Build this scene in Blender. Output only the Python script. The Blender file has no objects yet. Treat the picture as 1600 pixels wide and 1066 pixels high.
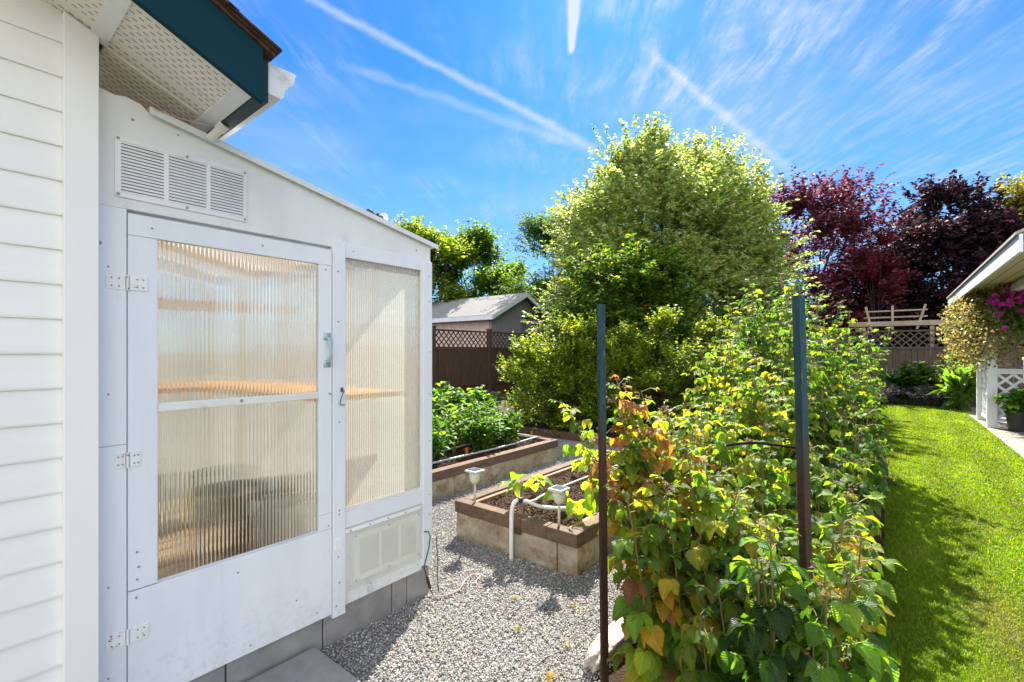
import bpy, math, random
import numpy as np
from math import radians as R, sin, cos, pi
from mathutils import Vector, Matrix

random.seed(7)
rng = np.random.default_rng(11)
sc = bpy.context.scene
col = sc.collection

# ------------------------------------------------------------------ frame
# World x runs along the greenhouse front (to the right and away), world y
# runs back from that front, z is up.  Origin: foot of the greenhouse's
# right front corner.
CAM = Vector((-1.865, -2.148, 1.45))
FWD = Vector((0.7790, 0.6270, 0.0)).normalized()
RGT = Vector((0.6270, -0.7790, 0.0)).normalized()


# ------------------------------------------------------------------ materials
def newmat(name):
    m = bpy.data.materials.new(name)
    m.use_nodes = True
    nt = m.node_tree
    nt.nodes.clear()
    out = nt.nodes.new('ShaderNodeOutputMaterial')
    return m, nt, out


class NT:
    """small helper round a node tree"""
    def __init__(s, nt):
        s.nt = nt

    def n(s, typ, **kw):
        nd = s.nt.nodes.new('ShaderNode' + typ)
        for k, v in kw.items():
            if k.startswith('i_'):
                key = k[2:]
                key = int(key) if key.isdigit() else key.replace('_', ' ')
                s.put(nd.inputs[key], v)
            else:
                setattr(nd, k, v)
        return nd

    def put(s, sock, v):
        if isinstance(v, bpy.types.NodeSocket):
            s.nt.links.new(v, sock)
        else:
            sock.default_value = v

    def math(s, op, a, b=0.0, c=0.0, clamp=False):
        nd = s.nt.nodes.new('ShaderNodeMath')
        nd.operation = op
        nd.use_clamp = clamp
        s.put(nd.inputs[0], a); s.put(nd.inputs[1], b); s.put(nd.inputs[2], c)
        return nd.outputs[0]

    def mix(s, f, a, b, blend='MIX'):
        nd = s.nt.nodes.new('ShaderNodeMix')
        nd.data_type = 'RGBA'
        nd.blend_type = blend
        s.put(nd.inputs[0], f)
        s.put(nd.inputs[6], a if isinstance(a, bpy.types.NodeSocket) else (*a, 1))
        s.put(nd.inputs[7], b if isinstance(b, bpy.types.NodeSocket) else (*b, 1))
        return nd.outputs[2]

    def noise(s, vec, scale, detail=4, rough=0.55, dim='3D'):
        nd = s.nt.nodes.new('ShaderNodeTexNoise')
        nd.noise_dimensions = dim
        nd.inputs['Scale'].default_value = scale
        nd.inputs['Detail'].default_value = detail
        nd.inputs['Roughness'].default_value = rough
        s.put(nd.inputs['Vector'], vec)
        return nd.outputs[0]

    def ramp(s, f, stops):
        nd = s.nt.nodes.new('ShaderNodeValToRGB')
        e = nd.color_ramp.elements
        while len(e) < len(stops):
            e.new(0.5)
        for k, (p, c) in enumerate(stops):
            e[k].position = p
            e[k].color = (*c, 1) if len(c) == 3 else c
        s.put(nd.inputs[0], f)
        return nd.outputs[0]

    def step(s, v, a, b):
        nd = s.nt.nodes.new('ShaderNodeMapRange')
        nd.interpolation_type = 'SMOOTHSTEP'
        s.put(nd.inputs[0], v)
        s.put(nd.inputs[1], a); s.put(nd.inputs[2], b)
        nd.inputs[3].default_value = 0; nd.inputs[4].default_value = 1
        return nd.outputs[0]

    def scale(s, vec, sx, sy, sz):
        nd = s.nt.nodes.new('ShaderNodeVectorMath')
        nd.operation = 'MULTIPLY'
        s.put(nd.inputs[0], vec)
        nd.inputs[1].default_value = (sx, sy, sz)
        return nd.outputs[0]

    def geo(s):
        """world position of the shading point"""
        return s.nt.nodes.new('ShaderNodeNewGeometry').outputs['Position']

    def xyz(s, vec):
        nd = s.nt.nodes.new('ShaderNodeSeparateXYZ')
        s.put(nd.inputs[0], vec)
        return nd.outputs

    def bump(s, h, strength=0.3, dist=0.01, normal=None):
        nd = s.nt.nodes.new('ShaderNodeBump')
        nd.inputs['Strength'].default_value = strength
        nd.inputs['Distance'].default_value = dist
        s.put(nd.inputs['Height'], h)
        if normal is not None:
            s.put(nd.inputs['Normal'], normal)
        return nd.outputs[0]

    def bsdf(s, color, rough=0.6, spec=0.4, metal=0.0, normal=None):
        nd = s.nt.nodes.new('ShaderNodeBsdfPrincipled')
        s.put(nd.inputs['Base Color'], color if isinstance(color, bpy.types.NodeSocket) else (*color, 1))
        s.put(nd.inputs['Roughness'], rough)
        nd.inputs['Specular IOR Level'].default_value = spec
        nd.inputs['Metallic'].default_value = metal
        if normal is not None:
            s.put(nd.inputs['Normal'], normal)
        return nd

    def link(s, a, b):
        s.nt.links.new(a, b)


def weathered(name, c0, c1, scale=3.0, rough=0.6, spec=0.35, stretch=(1, 1, 1), bump=0.15, bscale=60,
              dirt=None, dirt_lo=0.62, dirt_hi=0.8, dirt_scale=2.0, bdist=0.004, splash=None):
    m, nt, out = newmat(name)
    t = NT(nt)
    p = t.geo()
    ps = t.scale(p, *stretch)
    c = t.mix(t.step(t.noise(ps, scale, 6, 0.6), 0.3, 0.7), c0, c1)
    if dirt:
        d = t.step(t.noise(ps, dirt_scale, 7, 0.7), dirt_lo, dirt_hi)
        c = t.mix(d, c, dirt)
    if splash:                             # mud splashed up from the ground, drip marks below boards
        z = t.xyz(p)[2]
        sp = t.math('MULTIPLY', t.step(z, .50, .14), t.step(t.noise(p, 38, 6, .7), .46, .70))
        dr = t.math('MULTIPLY', t.step(t.noise(t.scale(p, 40, 40, 1.3), 1.0, 4, .6), .60, .78), t.step(t.noise(p, 2.3, 3), .48, .66))
        gr = t.step(t.noise(t.scale(p, 60, 60, 60), 1.0, 3, .7), .70, .80)
        f = t.math('MINIMUM', t.math('ADD', t.math('MULTIPLY', sp, .28), t.math('ADD', t.math('MULTIPLY', dr, .45), t.math('MULTIPLY', gr, .22))), 1.0)
        c = t.mix(f, c, splash)
    nrm = t.bump(t.noise(ps, bscale, 4, 0.6), bump, bdist)
    b = t.bsdf(c, rough, spec, 0, nrm)
    t.link(b.outputs[0], out.inputs[0])
    return m


M = {}
M['siding'] = weathered('siding_vinyl', (.84, .825, .79), (.80, .785, .75), 2.0, .42, .4, (1, 1, 6), .08, 40,
                        dirt=(.60, .57, .47), dirt_lo=.64, dirt_hi=.95)
M['trim'] = weathered('white_trim', (.85, .84, .81), (.81, .80, .77), 2.5, .45, .4, (1, 1, .5), .05, 50)
M['paint'] = weathered('white_paint', (.77, .79, .82), (.70, .725, .755), 2.2, .5, .35, (3, 3, .8), .10, 45,
                       dirt=(.50, .50, .47), dirt_lo=.60, dirt_hi=.90, dirt_scale=2.6, splash=(.40, .385, .34))
M['paint_old'] = weathered('mouldy_white_paint', (.76, .77, .77), (.69, .70, .69), 2.4, .55, .3, (2, 2, .9), .14, 40,
                           dirt=(.36, .36, .31), dirt_lo=.54, dirt_hi=.84, dirt_scale=3.4, splash=(.38, .37, .32))
M['plastic'] = weathered('vent_plastic', (.78, .785, .78), (.71, .715, .71), 4, .4, .4)
M['old_plastic'] = weathered('yellowed_plastic', (.80, .79, .75), (.71, .70, .64), 3, .35, .45, dirt=(.40, .36, .22),
                             dirt_lo=.56, dirt_hi=.8, dirt_scale=5)
M['teal'] = weathered('teal_fascia', (.002, .036, .052), (.0018, .030, .045), 3, .6, .12, (1, 1, 1), .05, 60)
M['dark_teal'] = weathered('dark_teal', (.006, .030, .036), (.005, .024, .03), 3, .5, .3)
M['shingle_brown'] = weathered('brown_shingle', (.06, .032, .024), (.11, .06, .045), 30, .9, .15, (1, 1, 1), .7, 180)
M['gutter'] = weathered('gutter_white', (.74, .76, .77), (.62, .65, .66), 3, .4, .4, dirt=(.34, .36, .32), dirt_lo=.55,
                        dirt_hi=.75, dirt_scale=6)
M['block'] = weathered('grey_block', (.34, .325, .31), (.25, .24, .23), 8, .9, .15, (1, 1, 1), .6, 220)
M['bed_block'] = weathered('stained_block', (.50, .43, .31), (.33, .29, .22), 4, .9, .15, (1, 1, 1.4), .55, 200,
                           dirt=(.25, .17, .085), dirt_lo=.42, dirt_hi=.66, dirt_scale=7, splash=(.12, .10, .07))
M['paver'] = weathered('paver', (.30, .29, .28), (.22, .215, .21), 7, .9, .15, (1, 1, 1), .6, 240)
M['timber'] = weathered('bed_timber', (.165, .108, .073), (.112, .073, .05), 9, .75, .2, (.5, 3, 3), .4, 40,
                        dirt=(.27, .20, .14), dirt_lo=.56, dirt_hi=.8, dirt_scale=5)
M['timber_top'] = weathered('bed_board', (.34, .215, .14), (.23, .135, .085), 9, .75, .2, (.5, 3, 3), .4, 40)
M['dark_timber'] = weathered('dark_timber', (.12, .07, .045), (.075, .045, .03), 9, .8, .2, (.5, 3, 3), .4, 40)
M['fence'] = weathered('brown_fence', (.105, .066, .045), (.07, .043, .03), 3, .8, .2, (6, 6, .5), .4, 30)
M['fence_grey'] = weathered('weathered_fence', (.125, .092, .072), (.085, .062, .05), 3, .8, .2, (6, 6, .5), .4, 30)
M['arbor'] = weathered('arbor_wood', (.42, .33, .25), (.30, .23, .17), 5, .8, .2)
M['plywood'] = weathered('plywood', (.72, .43, .20), (.60, .34, .15), 6, .5, .3, (1, 6, 6), .1, 30)
M['stud'] = weathered('pale_stud', (.68, .54, .40), (.54, .42, .30), 6, .7, .2, (4, 4, .6), .1, 30)
M['white_post'] = weathered('white_post', (.78, .80, .82), (.72, .74, .76), 3, .5, .35, (3, 3, .6), .08, 40)
M['soffit_wood'] = weathered('gazebo_boards', (.62, .55, .36), (.54, .47, .29), 5, .6, .3, (6, 1, 6), .2, 30)
M['shed_wall'] = weathered('shed_wall', (.56, .42, .36), (.50, .37, .32), 3, .8, .2, (1, 1, 1), .2, 50)
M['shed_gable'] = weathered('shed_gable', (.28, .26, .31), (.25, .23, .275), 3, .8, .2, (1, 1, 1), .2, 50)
M['shed_trim'] = weathered('shed_trim', (.66, .68, .72), (.60, .62, .66), 3, .5, .3)
M['zinc'] = weathered('zinc', (.40, .52, .53), (.30, .42, .44), 12, .25, .9)
M['black'] = weathered('black_plastic', (.022, .022, .023), (.035, .034, .033), 6, .5, .4)
M['bark'] = weathered('bark', (.10, .075, .055), (.055, .04, .03), 8, .9, .15, (3, 3, .6), .8, 40, bdist=.02)
M['bark_dark'] = weathered('bark_dark', (.05, .04, .036), (.03, .024, .022), 8, .9, .15, (3, 3, .6), .8, 40, bdist=.02)
M['cane'] = weathered('cane_bark', (.20, .115, .055), (.13, .17, .05), 5, .6, .3)
M['green_stem'] = weathered('green_stem', (.16, .24, .06), (.10, .17, .04), 6, .5, .3)
M['pvc'] = weathered('pvc', (.76, .76, .72), (.68, .67, .60), 5, .35, .45, dirt=(.45, .40, .28), dirt_lo=.6, dirt_hi=.8,
                     dirt_scale=7)
M['grey_pipe'] = weathered('grey_pipe', (.50, .51, .50), (.40, .41, .40), 6, .4, .4)
M['lamp_cup'] = weathered('lamp_cup', (.70, .70, .55), (.62, .62, .48), 9, .25, .5)
M['steel'] = weathered('lamp_steel', (.62, .56, .44), (.50, .44, .33), 8, .35, .5)
M['solar'] = weathered('solar_cell', (.10, .12, .16), (.07, .085, .12), 30, .12, .6)
M['silver'] = weathered('silver_cap', (.62, .63, .65), (.55, .56, .58), 8, .3, .5)
M['terracotta'] = weathered('terracotta', (.42, .17, .08), (.33, .13, .06), 6, .8, .2)
M['pot_grey'] = weathered('grey_pot', (.17, .14, .12), (.12, .10, .085), 6, .7, .3)
M['bucket'] = weathered('bucket', (.76, .75, .70), (.70, .69, .64), 4, .4, .4)
M['rope'] = weathered('rope', (.50, .30, .28), (.55, .44, .41), 90, .8, .2)
M['stone'] = weathered('edging_stone', (.62, .53, .45), (.48, .41, .35), 9, .9, .15, (1, 1, 1), .7, 50, bdist=.02)
M['hinge'] = weathered('hinge', (.82, .83, .83), (.74, .745, .74), 20, .45, .4, dirt=(.22, .12, .07), dirt_lo=.60, dirt_hi=.66,
                       dirt_scale=45)
M['rust'] = weathered('rust', (.16, .06, .025), (.09, .035, .018), 40, .9, .2)
M['screw'] = weathered('screw', (.20, .19, .18), (.34, .32, .30), 90, .5, .5)
M['wire_metal'] = weathered('dark_wire', (.08, .085, .10), (.05, .05, .06), 50, .4, .5)
M['wire_black'] = weathered('wire_black', (.012, .012, .012), (.018, .017, .016), 30, .9, .05)
M['orange'] = weathered('orange_tag', (.75, .12, .03), (.62, .09, .02), 9, .6, .3)
M['concrete'] = weathered('concrete', (.34, .30, .26), (.27, .24, .21), 3, .9, .15, (1, 1, 1), .3, 120)
M['soil'] = weathered('soil', (.085, .052, .034), (.045, .028, .019), 25, .95, .1, (1, 1, 1), 1.0, 70, bdist=.03,
                      dirt=(.17, .115, .08), dirt_lo=.55, dirt_hi=.72, dirt_scale=60)
M['ground'] = weathered('ground', (.05, .05, .025), (.07, .055, .03), 3, .95, .1, (1, 1, 1), .6, 40)
M['gravel_base'] = weathered('gravel_base', (.30, .285, .27), (.17, .16, .15), 70, .95, .15, (1, 1, 1), 1.0, 150, bdist=.01)
M['lawn'] = weathered('lawn_base', (.065, .11, .012), (.05, .085, .010), 4, .95, .1, (1, 1, 1), .5, 60)


def soffit_mat():
    m, nt, out = newmat('perforated_soffit')
    t = NT(nt)
    x, y, z = t.xyz(t.geo())
    cy = t.math('DIVIDE', y, .0270)
    row = t.math('FLOOR', cy)
    fy = t.math('SUBTRACT', cy, row)
    fx = t.math('FRACT', t.math('ADD', t.math('DIVIDE', x, .0235), t.math('MULTIPLY', row, .5)))
    inx = t.math('LESS_THAN', t.math('ABSOLUTE', t.math('SUBTRACT', fx, .5)), .27)
    iny = t.math('LESS_THAN', t.math('ABSOLUTE', t.math('SUBTRACT', fy, .5)), .085)
    py = t.math('FRACT', t.math('DIVIDE', t.math('ADD', y, 1.006), .152))
    plain = t.math('GREATER_THAN', t.math('ABSOLUTE', t.math('SUBTRACT', py, .5)), .45)
    hole = t.math('MULTIPLY', t.math('MULTIPLY', inx, iny), t.math('SUBTRACT', 1, plain))
    base = t.mix(t.step(t.noise(t.geo(), 3, 4), .3, .7), (.84, .80, .73), (.79, .75, .67))
    c = t.mix(hole, base, (.10, .085, .075))
    b = t.bsdf(c, .5, .35)
    t.link(b.outputs[0], out.inputs[0])
    return m


M['soffit'] = soffit_mat()


def tpost_mat():
    """green painted steel post whose paint has rusted away low down"""
    m, nt, out = newmat('rusty_green_post')
    t = NT(nt)
    p = t.geo()
    z = t.xyz(p)[2]
    nz = t.noise(t.scale(p, 1, 1, .25), 38, 5, .65)
    f = t.step(t.math('ADD', z, t.math('MULTIPLY', t.math('SUBTRACT', nz, .5), -.55)), .98, 1.30)
    green = t.mix(t.step(t.noise(t.scale(p, 1, 1, .2), 60, 4), .35, .65), (.004, .030, .038), (.012, .055, .062))
    green = t.mix(t.step(nz, .58, .7), green, (.10, .15, .15))
    rust = t.mix(t.step(t.noise(p, 90, 5), .35, .65), (.060, .024, .010), (.030, .014, .008))
    c = t.mix(f, rust, green)
    b = t.bsdf(c, t.math('SUBTRACT', .8, t.math('MULTIPLY', f, .35)), .4, 0, t.bump(t.noise(p, 160, 4), .35, .003))
    t.link(b.outputs[0], out.inputs[0])
    return m


M['tpost'] = tpost_mat()


def shingle_mat(name, c0, c1):
    m, nt, out = newmat(name)
    t = NT(nt)
    p = t.geo()
    br = t.n('TexBrick', offset=.5)
    t.put(br.inputs['Vector'], t.scale(p, 1, 1, 1))
    br.inputs['Scale'].default_value = 3.2
    br.inputs['Mortar Size'].default_value = .012
    br.inputs['Color1'].default_value = (*c0, 1)
    br.inputs['Color2'].default_value = (*c1, 1)
    br.inputs['Mortar'].default_value = (c0[0] * .5, c0[1] * .5, c0[2] * .5, 1)
    c = t.mix(t.noise(p, 25, 4), br.outputs[0], (c1[0] * 1.25, c1[1] * 1.25, c1[2] * 1.25))
    b = t.bsdf(c, .9, .15, 0, t.bump(t.noise(p, 90, 4), .5, .01))
    t.link(b.outputs[0], out.inputs[0])
    return m


M['shed_roof'] = shingle_mat('shed_shingle', (.17, .17, .165), (.23, .225, .215))
M['gazebo_roof'] = shingle_mat('gazebo_shingle', (.30, .27, .25), (.38, .35, .33))


def leaf_mat(name, trans=.45, rough=.45, spec=.4, vein=0.0, tgain=(2.7, 2.4, .7)):
    """leaf colour comes from the per-leaf colour attribute; light shines through the blade"""
    m, nt, out = newmat(name)
    t = NT(nt)
    ca = t.n('Attribute', attribute_name='col')
    c = ca.outputs['Color']
    nrm = None
    if vein > 0:
        uv = t.n('UVMap', uv_map='UVMap').outputs[0]
        x, y, z = t.xyz(uv)
        ax = t.math('ABSOLUTE', x)
        s = t.math('SINE', t.math('MULTIPLY', t.math('SUBTRACT', y, t.math('MULTIPLY', ax, .42)), 50))
        mid = t.step(ax, .0, .05)
        h = t.math('MULTIPLY', t.math('ADD', t.math('MULTIPLY', s, .5), .5), mid)
        nrm = t.bump(h, vein, .006)
        c = t.mix(t.math('MULTIPLY', t.step(s, -.6, -1.0), .12), c, t.mix(1, c, (1.5, 1.4, 1.3), 'MULTIPLY'))
        c = t.mix(t.step(ax, .045, .0), c, t.mix(1, c, (1.7, 1.6, 1.4), 'MULTIPLY'))
    b = t.bsdf(c, rough, spec, 0, nrm)
    tr = t.n('BsdfTranslucent')
    t.put(tr.inputs[0], t.mix(1, c, tgain, 'MULTIPLY'))
    if nrm is not None:
        t.put(tr.inputs['Normal'], nrm)
    mx = t.n('MixShader')
    mx.inputs[0].default_value = trans
    t.link(b.outputs[0], mx.inputs[1]); t.link(tr.outputs[0], mx.inputs[2])
    t.link(mx.outputs[0], out.inputs[0])
    return m


M['leaf'] = leaf_mat('leaf_blade', .58, .48, .3, 0, (2.9, 2.6, .6))
M['leaf_pale'] = leaf_mat('pale_leaf_blade', .45, .5, .35, 0, (2.3, 2.2, 1.2))
M['leaf_purple'] = leaf_mat('purple_leaf_blade', .4, .58, .25, 0, (1.5, 1.2, 1.2))
M['leaf_vein'] = leaf_mat('veined_leaf_blade', .60, .45, .32, .28, (3.0, 2.6, .55))
M['leaf_glossy'] = leaf_mat('glossy_leaf_blade', .32, .34, .5)
M['petal'] = leaf_mat('petal', .4, .6, .2, 0, (1.1, 1.0, 1.1))
M['grass'] = leaf_mat('grass_blade', .55, .45, .35, 0, (2.5, 2.3, .6))


def col_mat(name, rough=.8, spec=.25, bump=.4, bscale=200):
    m, nt, out = newmat(name)
    t = NT(nt)
    ca = t.n('Attribute', attribute_name='col')
    c = t.mix(t.noise(t.geo(), 160, 3), ca.outputs['Color'], t.mix(1, ca.outputs['Color'], (.7, .7, .7), 'MULTIPLY'))
    b = t.bsdf(c, rough, spec)
    t.link(b.outputs[0], out.inputs[0])
    return m


M['pebble'] = col_mat('pebble')
M['crumb'] = col_mat('soil_crumb', .95, .1)


def poly_mat(name, glass=.55, clear=.2, milk=.25, rough=.06, tint=(.95, .95, .92)):
    """ribbed polycarbonate: partly refracting, partly clear, partly milky"""
    m, nt, out = newmat(name)
    t = NT(nt)
    g = t.n('BsdfRefraction')
    g.inputs['Color'].default_value = (*tint, 1)
    g.inputs['Roughness'].default_value = rough
    g.inputs['IOR'].default_value = 1.42
    gl = t.n('BsdfGlossy')
    gl.inputs['Roughness'].default_value = .12
    gl.inputs['Color'].default_value = (.9, .9, .9, 1)
    fr = t.n('Fresnel'); fr.inputs['IOR'].default_value = 1.45
    m0 = t.n('MixShader'); t.link(fr.outputs[0], m0.inputs[0]); t.link(g.outputs[0], m0.inputs[1]); t.link(gl.outputs[0], m0.inputs[2])
    tp = t.n('BsdfTransparent'); tp.inputs[0].default_value = (*tint, 1)
    tl = t.n('BsdfTranslucent'); tl.inputs[0].default_value = (.85, .83, .78, 1)
    m1 = t.n('MixShader'); m1.inputs[0].default_value = clear / (glass + clear)
    t.link(m0.outputs[0], m1.inputs[1]); t.link(tp.outputs[0], m1.inputs[2])
    m2 = t.n('MixShader'); m2.inputs[0].default_value = milk
    t.link(m1.outputs[0], m2.inputs[1]); t.link(tl.outputs[0], m2.inputs[2])
    t.link(m2.outputs[0], out.inputs[0])
    return m


M['poly'] = poly_mat('ribbed_polycarbonate', .72, .12, .03, .012, (.98, .97, .95))
M['poly_clear'] = poly_mat('twin_wall_polycarbonate',   .70, .14, .025, .03, (.98, .97, .95))


def milk_mat(name, clear, col_=(.9, .9, .86)):
    m, nt, out = newmat(name)
    t = NT(nt)
    tp = t.n('BsdfTransparent'); tp.inputs[0].default_value = (*col_, 1)
    tl = t.n('BsdfTranslucent'); tl.inputs[0].default_value = (*col_, 1)
    df = t.bsdf(col_, .35, .4)
    a = t.n('MixShader'); a.inputs[0].default_value = .25
    t.link(tl.outputs[0], a.inputs[1]); t.link(df.outputs[0], a.inputs[2])
    mx = t.n('MixShader'); mx.inputs[0].default_value = clear
    t.link(a.outputs[0], mx.inputs[1]); t.link(tp.outputs[0], mx.inputs[2])
    t.link(mx.outputs[0], out.inputs[0])
    return m


M['milk'] = milk_mat('milky_panel', .74, (.74, .75, .74))
M['milk_roof'] = milk_mat('milky_roof_panel', .50, (.70, .70, .68))
M['film'] = milk_mat('clear_plastic_cover', .80, (.97, .97, .95))
M['web'] = milk_mat('polycarbonate_web', .56, (.95, .95, .93))


# ------------------------------------------------------------------ mesh building
class MB:
    def __init__(s):
        s.v = []; s.f = []

    def add(s, vs, fs):
        o = len(s.v)
        s.v.extend([tuple(p) for p in vs])
        s.f.extend([tuple(i + o for i in f) for f in fs])
        return s

    def box(s, x0, x1, y0, y1, z0, z1):
        v = [(x0, y0, z0), (x1, y0, z0), (x1, y1, z0), (x0, y1, z0), (x0, y0, z1), (x1, y0, z1), (x1, y1, z1), (x0, y1, z1)]
        return s.add(v, [(0, 3, 2, 1), (4, 5, 6, 7), (0, 1, 5, 4), (1, 2, 6, 5), (2, 3, 7, 6), (3, 0, 4, 7)])

    def extrude(s, pts, d):
        """closed polygon pts pushed along vector d"""
        n = len(pts)
        q = [(p[0] + d[0], p[1] + d[1], p[2] + d[2]) for p in pts]
        fs = [tuple(range(n))[::-1], tuple(range(n, 2 * n))]
        fs += [(i, (i + 1) % n, n + (i + 1) % n, n + i) for i in range(n)]
        return s.add(list(pts) + q, fs)

    def tube(s, pts, rad, sides=8, cap=True):
        pts = [Vector(p) for p in pts]
        n = len(pts)
        if not hasattr(rad, '__len__'):
            rad = [rad] * n
        vs = []
        up = None
        for i, p in enumerate(pts):
            d = (pts[min(i + 1, n - 1)] - pts[max(i - 1, 0)])
            if d.length < 1e-9:
                d = Vector((0, 0, 1))
            d.normalize()
            if up is None:
                up = Vector((0, 0, 1)) if abs(d.z) < .9 else Vector((1, 0, 0))
            a = d.cross(up)
            if a.length < 1e-6:
                a = d.orthogonal()
            a.normalize()
            b = a.cross(d).normalized()
            up = b
            for k in range(sides):
                th = 2 * pi * k / sides
                vs.append(p + (a * cos(th) + b * sin(th)) * rad[i])
        fs = []
        for i in range(n - 1):
            for k in range(sides):
                k2 = (k + 1) % sides
                fs.append((i * sides + k, (i + 1) * sides + k, (i + 1) * sides + k2, i * sides + k2))
        if cap:
            fs.append(tuple(range(sides)))
            fs.append(tuple(range((n - 1) * sides, n * sides))[::-1])
        return s.add(vs, fs)

    def lathe(s, prof, c=(0, 0, 0), seg=20):
        """profile of (radius, z) turned round a vertical axis at c"""
        vs = []
        for r, z in prof:
            for k in range(seg):
                th = 2 * pi * k / seg
                vs.append((c[0] + r * cos(th), c[1] + r * sin(th), c[2] + z))
        fs = []
        for i in range(len(prof) - 1):
            for k in range(seg):
                k2 = (k + 1) % seg
                fs.append((i * seg + k, i * seg + k2, (i + 1) * seg + k2, (i + 1) * seg + k))
        fs.append(tuple(range(seg))[::-1])
        fs.append(tuple(range((len(prof) - 1) * seg, len(prof) * seg)))
        return s.add(vs, fs)

    def bar(s, a, b, w, t, up=(0, 0, 1)):
        """rectangular bar from a to b, width w across, thickness t along up"""
        a = Vector(a); b = Vector(b)
        d = (b - a).normalized()
        u = Vector(up)
        x = d.cross(u).normalized() * (w / 2)
        y = x.cross(d).normalized() * (t / 2)
        vs = [a - x - y, a + x - y, a + x + y, a - x + y, b - x - y, b + x - y, b + x + y, b - x + y]
        return s.add(vs, [(0, 1, 2, 3), (7, 6, 5, 4), (0, 4, 5, 1), (1, 5, 6, 2), (2, 6, 7, 3), (3, 7, 4, 0)])

    def build(s, name, mat, parent=None, smooth=False, bevel=0, loc=None):
        me = bpy.data.meshes.new(name)
        o = bpy.data.objects.new(name, me)
        col.objects.link(o)
        off = Vector((0, 0, 0))
        if parent is not None:
            o.parent = parent
            off = wloc(parent)
        if loc is not None:
            o.location = Vector(loc) - off
            off = Vector(loc)
        me.from_pydata([(p[0] - off.x, p[1] - off.y, p[2] - off.z) for p in s.v], [], s.f)
        import bmesh
        bm = bmesh.new(); bm.from_mesh(me)
        bmesh.ops.recalc_face_normals(bm, faces=bm.faces)
        bm.to_mesh(me); bm.free()
        me.materials.append(mat if not isinstance(mat, str) else M[mat])
        if smooth:
            me.polygons.foreach_set('use_smooth', [True] * len(me.polygons))
        if bevel:
            md = o.modifiers.new('bevel', 'BEVEL')
            md.width = bevel; md.segments = 2; md.limit_method = 'ANGLE'
        return o


def wloc(o):
    v = Vector((0, 0, 0))
    while o is not None:
        v = v + o.location
        o = o.parent
    return v


def tag(o, label=None, cat=None, group=None, kind=None):
    if label: o['label'] = label
    if cat: o['category'] = cat
    if group: o['group'] = group
    if kind: o['kind'] = kind
    return o


def thing(name, label, cat, loc, group=None):
    o = bpy.data.objects.new(name, None)
    o.empty_display_size = .1
    o.location = loc
    col.objects.link(o)
    return tag(o, label, cat, group)


def copy_tree(o, loc, label=None, parent=None):
    c = o.copy(); col.objects.link(c)
    if parent is None:
        c.location = loc
        if label: c['label'] = label
    else:
        c.parent = parent
    for ch in o.children:
        copy_tree(ch, None, None, c)
    return c


# ---- numpy meshes (leaves, blades, pebbles)
def np_mesh(name, V, F, mat, parent=None, colr=None, uv=None, smooth=True, loc=None):
    """V (n,3), F (m,k) all faces of one size"""
    me = bpy.data.meshes.new(name)
    o = bpy.data.objects.new(name, me)
    col.objects.link(o)
    off = np.zeros(3)
    if parent is not None:
        o.parent = parent
        off = np.array(wloc(parent))
    if loc is not None:
        o.location = Vector(loc) - Vector(off); off = np.array(loc)
    V = np.asarray(V, dtype=np.float64) - off
    F = np.asarray(F, dtype=np.int32)
    m, k = F.shape
    me.vertices.add(len(V)); me.vertices.foreach_set('co', V.astype(np.float32).ravel())
    me.loops.add(m * k); me.loops.foreach_set('vertex_index', F.ravel())
    me.polygons.add(m)
    me.polygons.foreach_set('loop_start', np.arange(0, m * k, k, dtype=np.int32))
    if smooth:
        me.polygons.foreach_set('use_smooth', np.ones(m, dtype=bool))
    if colr is not None:
        a = me.attributes.new('col', 'FLOAT_COLOR', 'POINT')
        c4 = np.ones((len(V), 4), dtype=np.float32); c4[:, :3] = colr
        a.data.foreach_set('color', c4.ravel())
    if uv is not None:
        u = me.uv_layers.new(name='UVMap')
        u.data.foreach_set('uv', np.asarray(uv, dtype=np.float32)[F.ravel()].ravel())
    me.update(calc_edges=True)
    me.materials.append(M[mat] if isinstance(mat, str) else mat)
    return o


def norm(a):
    return a / np.maximum(np.linalg.norm(a, axis=-1, keepdims=True), 1e-9)


def leaf_grid(nx, ny, wide=.38, fold=.25, curl=.25, serr=0.0, tip=1.0, shape='ovate'):
    """one leaf blade: x across, y along (0..1), z up;  returns V, F(quads), UV"""
    V = []; UV = []
    for j in range(ny + 1):
        t = j / ny
        if shape == 'ovate':
            w = wide * (t ** .48) * ((1 - t) ** .88) / .415 if 0 < t < 1 else 0
        elif shape == 'lance':
            w = wide * (math.sin(pi * t) ** .9) if 0 < t < 1 else 0
        elif shape == 'heart':
            w = wide * (1.15 * (1 - t) ** .55) * min(1, (t + .06) * 9) ** .6 if t < 1 else 0
        else:
            w = wide
        w = max(w, .012)
        if serr and 0 < j < ny:
            w *= 1 + serr * (1 if j % 2 else -1)
        for i in range(nx + 1):
            s = i / nx * 2 - 1
            x = w * s
            z = fold * abs(x) - curl * t * t + .05 * math.sin(9 * t + 4 * s) * abs(s)
            y = t - curl * .25 * t * t
            if shape == 'heart' and t < .05:
                y -= .06 * (abs(s))
            V.append((x, y, z)); UV.append((s * w / wide, t))
    F = []
    for j in range(ny):
        for i in range(nx):
            a = j * (nx + 1) + i
            F.append((a, a + 1, a + nx + 2, a + nx + 1))
    return np.array(V), np.array(F), np.array(UV)


def kite():
    """small folded four-sided leaf for far foliage: two triangles as one bent quad pair"""
    V = np.array([(0, 0, 0), (.34, .45, .10), (0, 1, -.12), (-.34, .45, .10)], float)
    F = np.array([(0, 1, 2, 3)])
    UV = np.array([(0, 0), (1, .5), (0, 1), (-1, .5)], float)
    return V, F, UV


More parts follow.
